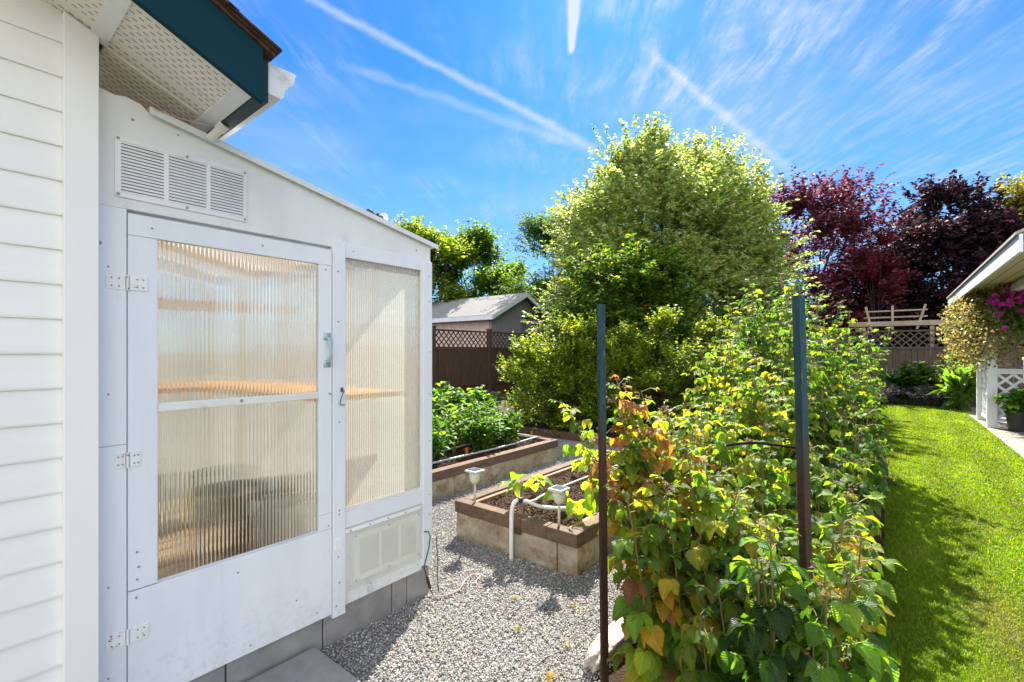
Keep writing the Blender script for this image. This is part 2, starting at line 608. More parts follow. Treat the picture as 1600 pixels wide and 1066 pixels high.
LEAF_HI = leaf_grid(6, 16, .37, .34, .42, .07)
LEAF_MID = leaf_grid(4, 8, .37, .34, .40, .06)
LEAF_LO = leaf_grid(2, 5, .40, .25, .35)
LANCE = leaf_grid(2, 4, .17, .3, .35, 0, 1, 'lance')
LANCE_LO = leaf_grid(2, 2, .22, .3, .25, 0, 1, 'lance')
HEART = leaf_grid(6, 8, .52, .18, .25, 0, 1, 'heart')
KITE = kite()


def place(tpl, P, D, Nn, S, C):
    """instantiate template at P with tip direction D, blade normal Nn, size S, colour C; returns V,F,col,uv"""
    tv, tf, tuv = tpl
    P = np.asarray(P, float); n = len(P)
    D = norm(np.asarray(D, float))
    X = norm(np.cross(D, np.asarray(Nn, float)))
    Z = np.cross(X, D)
    S = np.asarray(S, float).reshape(-1, 1, 1)
    V = P[:, None, :] + S * (tv[None, :, 0:1] * X[:, None, :] + tv[None, :, 1:2] * D[:, None, :] + tv[None, :, 2:3] * Z[:, None, :])
    k = len(tv)
    F = tf[None] + (np.arange(n) * k)[:, None, None]
    Cc = np.repeat(np.asarray(C, float), k, axis=0)
    U = np.tile(tuv, (n, 1))
    return V.reshape(-1, 3), F.reshape(-1, tf.shape[1]), Cc, U


def palette(n, cols, probs, jit=.18):
    cols = np.array(cols, float)
    idx = rng.choice(len(cols), n, p=np.array(probs) / sum(probs))
    c = cols[idx] * (1 + rng.normal(0, jit, (n, 1)))
    c *= 1 + rng.normal(0, jit * .4, (n, 3))
    return np.clip(c, .003, .95)


def unit(n):
    return norm(rng.normal(size=(n, 3)))
SUN_E = 5.0; SKY_S = .09; EXPO = 1.6
SKY_TINT = (.125, .405, .74); CLOUD = (2.9, 3.25, 3.7); FILL_CLOUD = (9.7, 9.8, 10.0); HAZE = (1.8, 2.8, 3.7)
# ================================================================== SETTING
def sheet(name, pts, z, mat, sub=0):
    m = MB(); m.add([(x, y, z) for x, y in pts], [tuple(range(len(pts)))])
    o = m.build(name, mat); o['kind'] = 'structure'
    return o


sheet('ground', [(-400, -400), (600, -400), (600, 500), (-400, 500)], -.03, 'ground')
sheet('lawn', [(-8, -3.56), (14.75, -3.56), (14.75, -2.28), (13.6, -1.2), (9.5, -.6), (9.5, -2.2), (-8, -2.2)], -.012, 'lawn')
sheet('path', [(-8, -8.5), (15.2, -8.5), (15.2, -3.57), (-8, -3.57)], .0, 'concrete')
sheet('gravel_path', [(-8, -1.12), (4.75, -1.12), (4.75, 3.1), (-8, 3.1)], -.006, 'gravel_base')
sheet('earth_ground', [(-2, -2.2), (9.4, -2.2), (9.4, -1.12), (-2, -1.12)], -.004, 'soil')

def smoothline(pts, n=8):
    """Catmull-Rom line through pts"""
    P = [Vector(p) for p in pts]
    P = [P[0] * 2 - P[1]] + P + [P[-1] * 2 - P[-2]]
    out = []
    for i in range(1, len(P) - 2):
        for k in range(n):
            t = k / n
            a, b, c, d = P[i - 1], P[i], P[i + 1], P[i + 2]
            out.append(.5 * ((2 * b) + (c - a) * t + (2 * a - 5 * b + 4 * c - d) * t * t + (3 * b - a - 3 * c + d) * t ** 3))
    out.append(P[-2])
    return out



# ================================================================== HOUSE
house = thing('house', 'white lap-sided house with teal fascia and perforated soffit at the left edge', 'house', (-4.2, 2.5, 0))
SL = .43                                  # roof pitch
def soff(x): return 2.352 + SL * (-1.106 - x)

m = MB()                                  # front gable wall, clapboards one above the other
Hc = .113
k = 0
z = 2.352 - 20 * Hc
while z < 4.2:
    xr = min(-1.589, -1.106 - (z - .03 - 2.352) / SL)
    if xr > -6.9:
        prof = [(-.030, z - .004), (-.0415, z - .004), (-.0425, z + .003), (-.0385, z + Hc * .5), (-.0345, z + Hc - .002), (-.030, z + Hc - .002)]
        m.extrude([(-7, y, zz) for y, zz in prof], (xr + 7, 0, 0))
    z += Hc
m.build('siding', 'siding', house)
m = MB()                                  # core and the side wall that the greenhouse leans on
m.box(-7, -1.505, -.029, 6, 0, 2.50)
m.extrude([(-7, -.0295, 2.4), (-1.507, -.0295, 2.4), (-1.507, -.0295, soff(-1.507) + .006), (-7, -.0295, soff(-7) + .006)], (0, .1, 0))
m.build('wall_core', 'siding', house)
m = MB()
z = .2
while z < 2.3:
    prof = [(-1.505, z - .004), (-1.489, z - .004), (-1.488, z + .004), (-1.497, z + Hc - .002), (-1.505, z + Hc - .002)]
    m.extrude([(x, .05, zz) for x, zz in prof], (0, 5.9, 0))
    z += Hc
m.build('side_siding', 'siding', house)
m = MB()
m.extrude([(-1.592, -.064, 0), (-1.504, -.064, 0), (-1.504, -.064, soff(-1.504) - .004), (-1.592, -.064, soff(-1.592) - .004)], (0, .034, 0))
m.box(-1.512, -1.4995, -.028, .01, 0, 2.50)
m.build('corner_trim', 'trim', house, bevel=.003)

m = MB()                                  # soffit boards under the rake and under the eave
def slope_strip(x0, x1, y0, y1, dz=0.0, th=.012):
    m.add([(x0, y0, soff(x0) + dz), (x1, y0, soff(x1) + dz), (x1, y1, soff(x1) + dz), (x0, y1, soff(x0) + dz),
           (x0, y0, soff(x0) + dz + th), (x1, y0, soff(x1) + dz + th), (x1, y1, soff(x1) + dz + th), (x0, y1, soff(x0) + dz + th)],
          [(0, 1, 2, 3), (7, 6, 5, 4), (0, 4, 5, 1), (1, 5, 6, 2), (2, 6, 7, 3), (3, 7, 4, 0)])
slope_strip(-7, -1.525, -.40, -.03)
slope_strip(-1.482, -1.130, -.40, 6.0)
m.build('soffit', 'soffit', house)
m = MB()
slope_strip(-1.526, -1.481, -.40, -.03, -.008, .02)      # divider above the corner
slope_strip(-1.190, -1.144, -.40, 6.0, -.010, .02)       # channel along the eave
for yy in (-.018, -.17 - .152 + .152, .134, .286, .438): # joints between soffit boards
    slope_strip(-1.48, -1.191, yy - .004, yy + .004, -.004, .01)
m.build('soffit_channel', 'plastic', house)
m = MB()
m.box(-1.143, -1.097, -.40, 6.0, 2.350, 2.50)
m.build('eave_fascia', 'dark_teal', house)
m = MB()
zb = 2.330
m.extrude([(-1.124, -.424, zb), (-1.124, -.424, zb + .193), (-7, -.424, zb + .193 + SL * 5.876), (-7, -.424, zb + SL * 5.876)], (0, .023, 0))
m.build('rake_fascia', 'teal', house, bevel=.003)
m = MB()                                  # roof deck with ragged shingle ends
top = lambda x: 2.525 + SL * (-1.124 - x)
m.extrude([(-1.085, -.43, top(-1.085)), (-7, -.43, top(-7)), (-7, -.43, top(-7) + .015), (-1.085, -.43, top(-1.085) + .015)], (0, 6.6, 0))
x = -1.085
i = 0
while x > -4.0:
    L = .14
    for lay in range(2):
        ov = .012 + .014 * ((i * 7 + lay * 3) % 4) / 3
        zz = .014 + lay * .007 + .002 * ((i * 5) % 3)
        xa, xb = x + .012 * lay, x - L * 1.15
        m.extrude([(xa, -.43 - ov, top(xa) + zz), (xb, -.43 - ov, top(xb) + zz - .006), (xb, -.43 - ov, top(xb) + zz + .001), (xa, -.43 - ov, top(xa) + zz + .007)], (0, 6.6 + ov, 0))
    x -= L; i += 1
m.build('roof', 'shingle_brown', house)
m = MB()                                  # gutter: ogee profile, open end closed by a cap
prof = [(-1.087, 2.502), (-1.087, 2.392), (-1.036, 2.388), (-1.026, 2.400), (-1.022, 2.425), (-1.004, 2.446), (-.988, 2.464), (-.984, 2.490), (-.978, 2.500),
        (-.984, 2.504), (-.992, 2.494), (-.996, 2.470), (-1.012, 2.452), (-1.029, 2.430), (-1.036, 2.400), (-1.079, 2.400), (-1.079, 2.502)]
prof = [(a - .009, b) for a, b in prof]
m.extrude([(a, -.385, b) for a, b in prof], (0, 6.3, 0))
m.add([(a, -.387, b) for a, b in prof[:10]], [tuple(range(10))])
m.build('gutter', 'gutter', house)

# ================================================================== GREENHOUSE
gh = thing('lean_to_greenhouse', 'white wooden lean-to greenhouse with ribbed translucent panels on a block footing', 'greenhouse', (-.75, .9, 0))
GD = 2.2                                  # depth
def rz(x): return 2.372 + (x + 1.493) * (2.088 - 2.372) / 1.538

# footing: blocks of different length, butted with open joints
for x0, x1, dy in ((-1.5, -1.089, .004), (-1.083, -.660, .0), (-.653, -.250, .002), (-.244, -.148, -.002), (-.142, .022, .0)):
    m = MB(); m.box(x0, x1, .012 + dy, .16, -.02, .168)
    m.build('footing_block', 'block', gh, bevel=.004)
m = MB(); m.box(-.12, .022, .165, GD, -.02, .168); m.build('footing_block', 'block', gh)
m = MB(); m.box(-1.5, -.125, GD - .14, GD, -.02, .168); m.build('footing_block', 'block', gh)

m = MB()                                  # gable panel over door and window
m.extrude([(-1.502, 0, 1.966), (.022, 0, 2.002 - .03), (.022, 0, rz(.022) - .004), (-1.354, 0, rz(-1.354) - .004), (-1.375, 0, rz(-1.375) + .012),
           (-1.42, 0, rz(-1.42) + .014), (-1.45, 0, rz(-1.45) + .002), (-1.502, 0, 2.376)], (0, .03, 0))
m.box(-1.502, .022, .0295, .06, 1.90, 1.99)
m.build('gable_panel', 'paint_old', gh, bevel=.002)
m = MB()                                  # left jamb, two boards
m.box(-1.499, -1.4185, -.006, .03, 1.118, 1.9645)
m.box(-1.499, -1.4185, -.006, .03, .14, 1.1165)
m.box(-1.503, -1.494, .01, .05, .12, 1.97)
m.build('left_jamb', 'paint', gh, bevel=.0015)
m = MB()
m.box(-.6185, -.549, -.012, .03, .134, 2.003)
m.build('middle_post', 'paint', gh, bevel=.002)
m = MB()
m.box(-.5485, -.042, -.003, .03, 1.929, 2.000)
m.build('window_head', 'paint', gh, bevel=.0015)
m = MB()
m.box(-.5485, -.042, -.0025, .03, .556, .640)
m.build('window_sill', 'paint', gh, bevel=.0015)
m = MB()
m.box(-.5485, -.042, .003, .03, .166, .553)
m.build('lower_panel', 'paint_old', gh, bevel=.0015)
m = MB()
m.box(-.0415, .028, -.010, .05, .186, 1.985)
m.box(.0005, .026, .055, .10, .186, 2.05)
m.build('corner_post', 'paint', gh, bevel=.002)
m = MB()                                  # drip edge on top of the gable panel
xa, xb = -1.354, .066
m.extrude([(xa, -.020, rz(xa) - .002), (xb, -.020, rz(xb) - .002), (xb, -.020, rz(xb) + .010), (xa, -.020, rz(xa) + .010)], (0, .07, 0))
m.extrude([(xa, -.024, rz(xa) - .016), (xb, -.024, rz(xb) - .016), (xb, -.024, rz(xb) + .010), (xa, -.024, rz(xa) + .010)], (0, .004, 0))
m.build('drip_edge', 'gutter', gh)
m = MB()                                  # roof panel
m.extrude([(-1.49, .05, rz(-1.49) + .004), (.06, .05, rz(.06) + .004), (.06, .05, rz(.06) + .012), (-1.49, .05, rz(-1.49) + .012)], (0, GD - .05, 0))
m.build('roof_panel', 'milk_roof', gh)
m = MB()                                  # rafters and studs inside
for yy in (.10, .62, 1.14, 1.66, GD - .06):
    m.extrude([(-1.48, yy, rz(-1.48) - .09), (-.0, yy, rz(0) - .09), (-.0, yy, rz(0) - .001), (-1.48, yy, rz(-1.48) - .001)], (0, .038, 0))
for x in (-1.46, -1.0, -.52, -.06):
    m.box(x - .019, x + .019, GD - .075, GD - .02, .17, rz(x) - .1)
m.box(-1.48, .0, GD - .074, GD - .021, 1.78, 1.86)
for yy in (.62, 1.14, 1.66):
    m.box(-.055, -.005, yy, yy + .038, .17, 2.0)
m.build('timber_frame', 'stud', gh)
m = MB()
m.box(-.0, .008, .105, GD, .17, 2.08)
m.build('side_panel', 'milk', gh)
m = MB()
m.box(-1.49, .0, GD - .018, GD - .010, .17, 2.3)
m.build('back_panel', 'milk', gh)
m = MB()                                  # plywood bench running along the right side and across the back
m.box(-.56, -.06, .16, GD - .08, 1.185, 1.215)
m.box(-1.47, -.565, 1.45, GD - .08, 1.185, 1.215)
m.build('bench', 'plywood', gh)
m = MB()                                  # slatted floor of pale boards
for i in range(13):
    y0 = .18 + i * .15
    m.box(-1.46, -.02, y0, y0 + .11, .06, .085)
m.box(-1.46, -.02, .17, GD - .1, .02, .055)
m.build('floor_slats', 'stud', gh)


def webs(x0, x1, z0, z1, y, pitch, depth, th, parent):
    """upright webs inside a twin-wall sheet"""
    m_ = MB()
    n = int(round((x1 - x0) / pitch))
    for k in range(n + 1):
        x = x0 + k * pitch
        m_.box(x - th / 2, x + th / 2, y, y + depth, z0, z1)
    return m_.build('pane_webs', 'web', parent)


def ribbed(name, mat, x0, x1, z0, z1, y, pitch, amp, th, parent):
    """ribbed sheet: wavy front, flat back, closed"""
    n = int(round((x1 - x0) / pitch)) * 8
    xs = np.linspace(x0, x1, n + 1)
    ph = (xs - x0) / pitch * 2 * pi
    yf = y - amp * (.5 + .5 * np.cos(ph))
    nz = 2
    zs = np.linspace(z0, z1, nz)
    V = []
    for zz in zs:
        V += [(a, b, zz) for a, b in zip(xs, yf)]
    for zz in zs:
        V += [(a, y + th, zz) for a in xs]
    N1 = n + 1
    F = []
    for i in range(n):
        F.append((i, i + 1, N1 + i + 1, N1 + i))
        o = 2 * N1
        F.append((o + i + 1, o + i, o + N1 + i, o + N1 + i + 1))
    o = np_mesh(name, V, F, mat, parent, smooth=False)
    sm = np.zeros(len(F), bool); sm[::2] = True
    o.data.polygons.foreach_set('use_smooth', sm)
    return o


# --- door: boards, ribbed pane with a batten, three rusty hinges, pull handle
door = MB()
door.box(-1.4155, -.622, -.010, .02, 1.8735, 1.9515)            # top rail
door.box(-1.4155, -1.3275, -.0095, .02, .585, 1.8725)           # hinge stile
door.box(-.6885, -.6225, -.0095, .02, .660, 1.8725)             # latch stile
door.box(-.6885, -.6225, -.0093, .02, .582, .6588)
door.box(-1.4155, -.622, -.010, .02, .158, .5805)               # kick board
door = door.build('door', 'paint', gh, bevel=.0015)
ribbed('pane', 'poly', -1.330, -.686, .578, 1.875, .004, .0150, .0022, .003, door)
webs(-1.3225, -.690, .580, 1.873, .0074, .0150, .0042, .0011, door)
m = MB()
m.box(-1.327, -.689, -.0035, -.0008, .5812, .592)
m.box(-.6925, -.6885, -.0045, -.0008, .592, 1.873)
m.build('pane_bead', 'silver', door)
m = MB()
m.box(-1.3265, -.6895, -.009, -.0012, 1.226, 1.257)
b_ = m.build('batten', 'pvc', door, bevel=.002)
m = MB()
SCREW = []
SCREW_ON = [door]
def screw(x, y, z, r=.0045):
    """one flat screw head facing the viewer, a part of SCREW_ON[0]"""
    if not SCREW:
        mm = MB()
        mm.extrude([(.0045 * cos(2 * pi * k / 10), 0, .0045 * sin(2 * pi * k / 10)) for k in range(10)], (0, -.0018, 0))
        o = mm.build('screw', 'screw')
        SCREW.append(o)
    else:
        o = SCREW[0].copy(); o.name = 'screw'; col.objects.link(o)
    par = SCREW_ON[0]
    o.parent = par
    o.location = Vector((x, y, z)) - wloc(par)
    s = r * .85 / .0045
    o.scale = (s, 1, s)
screw(-1.035, -.009, 1.243, .008)
for x, z in ((-1.39, .62), (-1.39, .72), (-1.385, .665), (-.70, .20), (-1.05, .52), (-1.345, 1.91), (-.95, 1.915), (-.655, 1.85), (-.64, .60), (-.80, .30), (-1.392, .555), (-1.0, .19)):
    screw(x, -.0105, z)
for zc, w0, w1 in ((1.699, .060, .052), (1.061, .035, .032), (.424, .060, .055)):
    m = MB()
    m.box(-1.417 - w0, -1.423, -.0098, -.0055, zc - .026, zc + .026)
    m.box(-1.411, -1.411 + w1, -.0138, -.0095, zc - .026, zc + .026)
    h = m.build('hinge', 'hinge', door, bevel=.001)
    m = MB()
    for q in range(5):
        z0 = zc - .028 + q * .0112
        m.tube([(-1.417, -.0145, z0), (-1.417, -.0145, z0 + .0104)], .0045, 8)
    m.build('hinge_pin', 'hinge', h)
    SCREW_ON[0] = h
    for sx in (-1.417 - w0 * .75, -1.417 - w0 * .4, -1.411 + w1 * .4, -1.411 + w1 * .75):
        for dz in (-.014, .014):
            screw(sx, -.0100 if sx < -1.417 else -.0140, zc + dz, .0035)
m = MB()                                  # arched pull handle on two foot plates
for zc in (1.525, 1.392):
    m.box(-.666, -.630, -.0125, -.0095, zc - .017, zc + .017)
pts = []
for q in range(13):
    a = q / 12
    pts.append((-.648, -.013 - .034 * math.sin(pi * a) ** .6, 1.522 - a * .127))
m.tube(pts, [.0085 - .002 * math.sin(pi * q / 12) for q in range(13)], 10)
m.build('handle', 'zinc', door, smooth=True)
m = MB()
m.tube([(-.638, -.010, 1.246), (-.638, -.030, 1.246)], .0035, 8)
m.build('latch_peg', 'screw', door)
m = MB()                                  # wire hook that latches the door, hung on the post
m.tube([(-.572, -.014, 1.264), (-.570, -.024, 1.262), (-.566, -.027, 1.256), (-.573, -.022, 1.235), (-.582, -.020, 1.205), (-.585, -.020, 1.192),
        (-.580, -.022, 1.187), (-.565, -.022, 1.184), (-.560, -.022, 1.188)], .0024, 6)
m.box(-.577, -.565, -.016, -.012, 1.250, 1.272)
m.build('latch_hook', 'wire_metal', gh)
m = MB()
m.box(-.612, -.575, -.0165, -.0122, .468, .520)
m.box(-.614, -.606, -.022, -.0166, .468, .520)
m.build('door_stop', 'trim', gh)

# --- fixed window
win = MB()
win.box(-.5485, -.5425, .002, .02, .6405, 1.9285)
win.box(-.052, -.0425, -.0005, .02, .6405, 1.9285)
win.box(-.5420, -.0525, .001, .02, .6405, .6535)
win = win.build('window', 'old_plastic', gh)
ribbed('pane', 'poly_clear', -.543, -.050, .652, 1.932, .010, .0135, .0010, .004, win)


webs(-.5385, -.053, .654, 1.930, .0144, .0135, .005, .0007, win)


# --- louvred vents
def vent(x0, x1, z0, z1, y, cells, pitch, matname, frame=.022):
    """moulded vent plate: thin frame, groups of tilted louvres, screws"""
    mm = MB()
    n = len(cells)
    edges = [x0] + [e for c in cells for e in c] + [x1]
    zb, zt = z0 + frame, z1 - frame
    mm.box(x0, x1, y - .006, y - .0005, zt, z1)
    mm.box(x0, x1, y - .006, y - .0005, z0, zb)
    for i in range(0, len(edges), 2):
        mm.box(edges[i], edges[i + 1], y - .0062, y - .0005, zb, zt)
    v = mm.build('vent', matname, gh, bevel=.001)
    mm = MB()
    for c0, c1 in cells:
        z = zb
        while z < zt - pitch * .5:
            mm.add([(c0, y - .0055, z), (c1, y - .0055, z), (c1, y - .0012, z + pitch * .72), (c0, y - .0012, z + pitch * .72),
                    (c0, y - .0065, z + .0015), (c1, y - .0065, z + .0015), (c1, y - .0022, z + pitch * .72 + .0015), (c0, y - .0022, z + pitch * .72 + .0015)],
                   [(0, 1, 2, 3), (4, 7, 6, 5), (0, 4, 5, 1), (3, 2, 6, 7), (0, 3, 7, 4), (1, 5, 6, 2)])
            z += pitch
    mm.build('louvres', matname, v)
    SCREW_ON[0] = v
    xm = (x0 + x1) / 2
    for sx, sz in ((x0 + .009, z1 - .009), (x0 + .009, z0 + .009), (xm, z1 - .009), (xm, z0 + .009), (x1 - .009, z1 - .009), (x1 - .009, z0 + .009)):
        screw(sx, y - .0065, sz, .0058)
    mm = MB()
    mm.box(x0 + .01, x1 - .01, y - .0004, y - .0001, zb, zt)
    mm.build('vent_opening', 'black' if matname == 'plastic' else 'fence_grey', v)
    return v


vent(-1.452, -1.012, 2.005, 2.222, 0, ((-1.434, -1.307), (-1.291, -1.165), (-1.150, -1.026)), .0118, 'plastic', .016)
vent(-.494, -.062, .262, .508, .003, ((-.462, -.345), (-.325, -.215), (-.196, -.085)), .0105, 'old_plastic', .030)
m = MB()                                  # clear sheet screwed over the lower vent, with a strip on top
m.box(-.535, -.048, -.0075, -.0048, .235, .545)
o = m.build('vent_cover', 'film', gh)
m = MB()
m.box(-.548, -.045, -.012, -.0076, .532, .551)
m.build('cover_strip', 'trim', gh, bevel=.001)
SCREW_ON[0] = gh
for x in np.linspace(-.52, -.06, 5):
    screw(x, -.0125, .541, .005)
for x, z in ((-.52, .26), (-.52, .40), (-.065, .26), (-.065, .40), (-.30, .25), (-.08, .21), (-.20, .205), (-.40, .225), (-.07, 1.95), (-.50, 1.965), (-.09, 2.04)):
    screw(x, -.0078 if z < .5 else -.004, z, .004)
for x, z in ((-.584, .30), (-.584, .64), (-.584, .66), (-.59, .43), (-.60, .19), (-.584, 1.1), (-.59, 1.85), (-.59, 1.60)):
    screw(x, -.0125, z, .005)
for z in (.25, .48, .60, .92, 1.2, 1.45, 1.75, 1.9):
    screw(.006, -.0105, z, .004)
for z in (.3, .62, 1.3, 1.75):
    screw(-1.47, -.0065, z, .004)
screw(-1.40, -.0005, 2.295, .006); screw(-1.26, -.0005, 2.29, .004); screw(-1.494, -.0065, 1.83, .008)
m = MB()                                  # cable that comes out of the corner and drops to the ground
m.tube([(-.038, -.012, .39), (-.020, -.03, .392), (-.010, -.036, .36), (-.018, -.034, .30), (-.035, -.03, .24), (-.045, -.02, .19), (-.030, -.03, .12), (-.018, -.04, .06), (.0, -.05, .012)], .0036, 6)
m.tube([(.050, -.02, .34), (.055, -.03, .2), (.05, -.03, .1), (.052, -.04, .01)], .003, 6)
m.build('cable', 'black', gh)
m = MB()
m.tube([(-.030, -.03, .125), (-.018, -.042, .058)], .009, 8)
m.build('cable_plug', 'black', gh)

# --- loose things on and round the greenhouse
m = MB()
m.tube(smoothline([(.0, -.06, .012), (.05, -.10, .010), (.14, -.12, .012), (.24, -.07, .011), (.33, -.05, .014), (.35, -.10, .012), (.28, -.13, .010), (.27, -.18, .010), (.36, -.21, .012), (.46, -.18, .011)], 6), .0036, 7)
tag(m.build('rope', 'rope', loc=(.2, -.1, 0)), 'frayed pinkish rope lying on the gravel by the greenhouse corner', 'rope')
m = MB()
m.box(-1.32, -.715, -.62, -.02, 0, .052)
tag(m.build('paver_step', 'paver', loc=(-1.0, -.3, 0), bevel=.006), 'grey concrete paver laid as a step below the greenhouse door', 'paving slab')


def pipe_stub(label, a, b, r):
    t_ = thing('pvc_pipe', label, 'pipe', a, 'white plastic pipes on the greenhouse roof')
    mm = MB(); mm.tube([a, b], r, 16)
    mm.build('pipe', 'pvc', t_, smooth=False)
    d = (Vector(b) - Vector(a)).normalized()
    mm = MB(); mm.tube([Vector(b) - d * .03, Vector(b) + d * .006], r * 1.22, 16)
    mm.build('cap', 'pvc', t_, bevel=.002)
    return t_


pipe_stub('capped white pipe leaning out over the greenhouse roof under the gutter', (-1.158, -.022, 2.305), (-1.130, -.085, 2.352), .0165)
pipe_stub('short capped white pipe near the low end of the greenhouse roof', (-.30, .34, rz(-.30) + .045), (-.285, .03, rz(-.285) + .046), .019)
m = MB()
m.tube([(-1.345, -.022, 2.350), (-1.28, -.03, 2.345), (-1.21, -.035, 2.345), (-1.15, -.045, 2.352), (-1.128, -.066, 2.362)], .0022, 5)
tag(m.build('string', 'rope', loc=(-1.25, 0, 2.37)), 'thin pale string tied to the capped pipe above the vent', 'string')
m = MB()                                  # crumpled black cloth on the roof
nx, ny = 22, 10
V = []; Fc = []
for j in range(ny + 1):
    for i in range(nx + 1):
        a, b = i / nx, j / ny
        x = -.415 + .11 * a; y = .0 + .22 * b
        h = .030 * math.sin(pi * a) ** .5 * math.sin(pi * min(1, b + .15)) + .012 * math.sin(23 * a + 5 * b) * math.sin(pi * a) + .008 * math.sin(31 * a - 9 * b)
        V.append((x, y, rz(x) + .016 + max(h, 0)))
for j in range(ny):
    for i in range(nx):
        a = j * (nx + 1) + i
        Fc.append((a, a + 1, a + nx + 2, a + nx + 1))
mm = MB(); mm.add(V, Fc)
o = mm.build('cloth', 'black', loc=(-.36, .1, 2.15), smooth=True)
sd = o.modifiers.new('thick', 'SOLIDIFY'); sd.thickness = .006
tag(o, 'crumpled black cloth lying on the greenhouse roof beside the pipe end', 'cloth')


def pot(name, label, cat, loc, r, h, mat, soil=True, group=None, rim=True):
    t_ = thing(name, label, cat, loc, group)
    mm = MB()
    prof = [(r * .74, 0), (r * .98, h * .9), (r * 1.08, h * .9), (r * 1.08, h), (r * .98, h), (r * .93, h * .86)] if rim else [(r * .85, 0), (r, h), (r * .95, h), (r * .92, h * .85)]
    mm.lathe(prof, loc, 24)
    mm.build('pot', mat, t_, smooth=False)
    if soil:
        mm = MB(); mm.lathe([(r * .9, h * .85), (r * .5, h * .9), (.004, h * .9)], loc, 20)
        mm.build('soil', 'soil', t_)
    return t_


gp = 'pots in the greenhouse'
m = MB()
m.box(-1.10, -.10, 1.05, 1.62, .40, .43)
for x, y in ((-1.08, 1.08), (-.13, 1.08), (-1.08, 1.58), (-.13, 1.58)): m.box(x - .02, x + .02, y - .02, y + .02, .086, .399)
m.build('low_bench', 'stud', gh)
pot('bucket', 'white bucket on the greenhouse floor behind the latch side of the door pane', 'bucket', (-.52, .50, .086), .14, .52, 'bucket', False, None)
pot('plant_pot', 'wide black pot just behind the white bucket in the greenhouse', 'pot', (-.62, .82, .086), .19, .56, 'black', True, gp)
pot('plant_pot', 'olive green pot standing on the low bench in the greenhouse', 'pot', (-.95, 1.25, .431), .14, .26, 'green_stem', True, gp)

# ================================================================== RAISED BEDS
def raised_bed(label, x0, x1, y0, y1, joints_front=(), group='raised garden beds'):
    """concrete block footing, brown timber round it and a soil filling"""
    t_ = thing('raised_bed', label, 'raised bed', ((x0 + x1) / 2, (y0 + y1) / 2, 0), group)
    zb, zt = .182, .275
    w = y1 - y0
    boxes = [(x0 + .012, x0 + .152, y0 + .165, y0 + .524), (x0 + .012, x0 + .152, y0 + .545, y1 - .011), (x0 + .018, x0 + .41, y0 + .006, y0 + .158)]
    x = x0 + .416
    while x < x1 - .15:
        L = min(.395, x1 - .012 - x)
        boxes += [(x, x + L - .005, y0 + .008, y0 + .15), (x, x + L - .005, y1 - .15, y1 - .008)]
        x += .395
    boxes.append((x1 - .15, x1 - .014, y0 + .16, y1 - .16))
    for bx in boxes:
        mm = MB(); mm.box(*bx, -.03, zb)
        mm.build('concrete_block', 'bed_block', t_, bevel=.005)
    c = .09
    cuts = [y0 + c + .002] + [y for y in joints_front] + [y1]
    boxes = [(x0, x0 + c, y0, cuts[1] - .002, zt)]
    for a, b in zip(cuts[1:-1], cuts[2:]):
        boxes.append((x0 + .002, x0 + c, a + .002, b - .002, zt + .001))
    boxes += [(x0 + c + .003, x1, y0, y0 + c, zt), (x0 + c + .003, x1, y1 - c, y1, zt), (x1 - c, x1 - .001, y0 + c + .003, y1 - c - .003, zt)]
    for q0, q1, q2, q3, q4 in boxes:
        mm = MB(); mm.box(q0, q1, q2, q3, zb + .003, q4)
        mm.build('timber', 'timber', t_, bevel=.006)
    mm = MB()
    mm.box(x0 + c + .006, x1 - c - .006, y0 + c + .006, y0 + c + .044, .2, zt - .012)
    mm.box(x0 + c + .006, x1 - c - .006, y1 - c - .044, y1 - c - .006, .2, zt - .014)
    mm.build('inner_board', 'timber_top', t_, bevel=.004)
    nx, ny = 70, 34
    xs = np.linspace(x0 + c, x1 - c, nx); ys = np.linspace(y0 + c + .04, y1 - c - .04, ny)
    X, Y = np.meshgrid(xs, ys)
    Z = .232 + .012 * np.sin(X * 9) * np.cos(Y * 13) + rng.normal(0, .006, X.shape)
    V = np.stack([X, Y, Z], -1).reshape(-1, 3)
    F = [(j * nx + i, j * nx + i + 1, (j + 1) * nx + i + 1, (j + 1) * nx + i) for j in range(ny - 1) for i in range(nx - 1)]
    np_mesh('soil', V, F, 'soil', t_)
    n = 5000                                # crumbs and bark chips
    P = np.stack([rng.uniform(xs[0], xs[-1], n), rng.uniform(ys[0], ys[-1], n), np.full(n, .236) + rng.normal(0, .006, n)], -1)
    pebbles('soil_crumbs', P, rng.uniform(.004, .013, n), palette(n, [(.10, .06, .04), (.16, .10, .065), (.05, .03, .022), (.26, .18, .12)], [4, 3, 3, 1]), 'crumb', t_)['kind'] = 'stuff'
    return t_


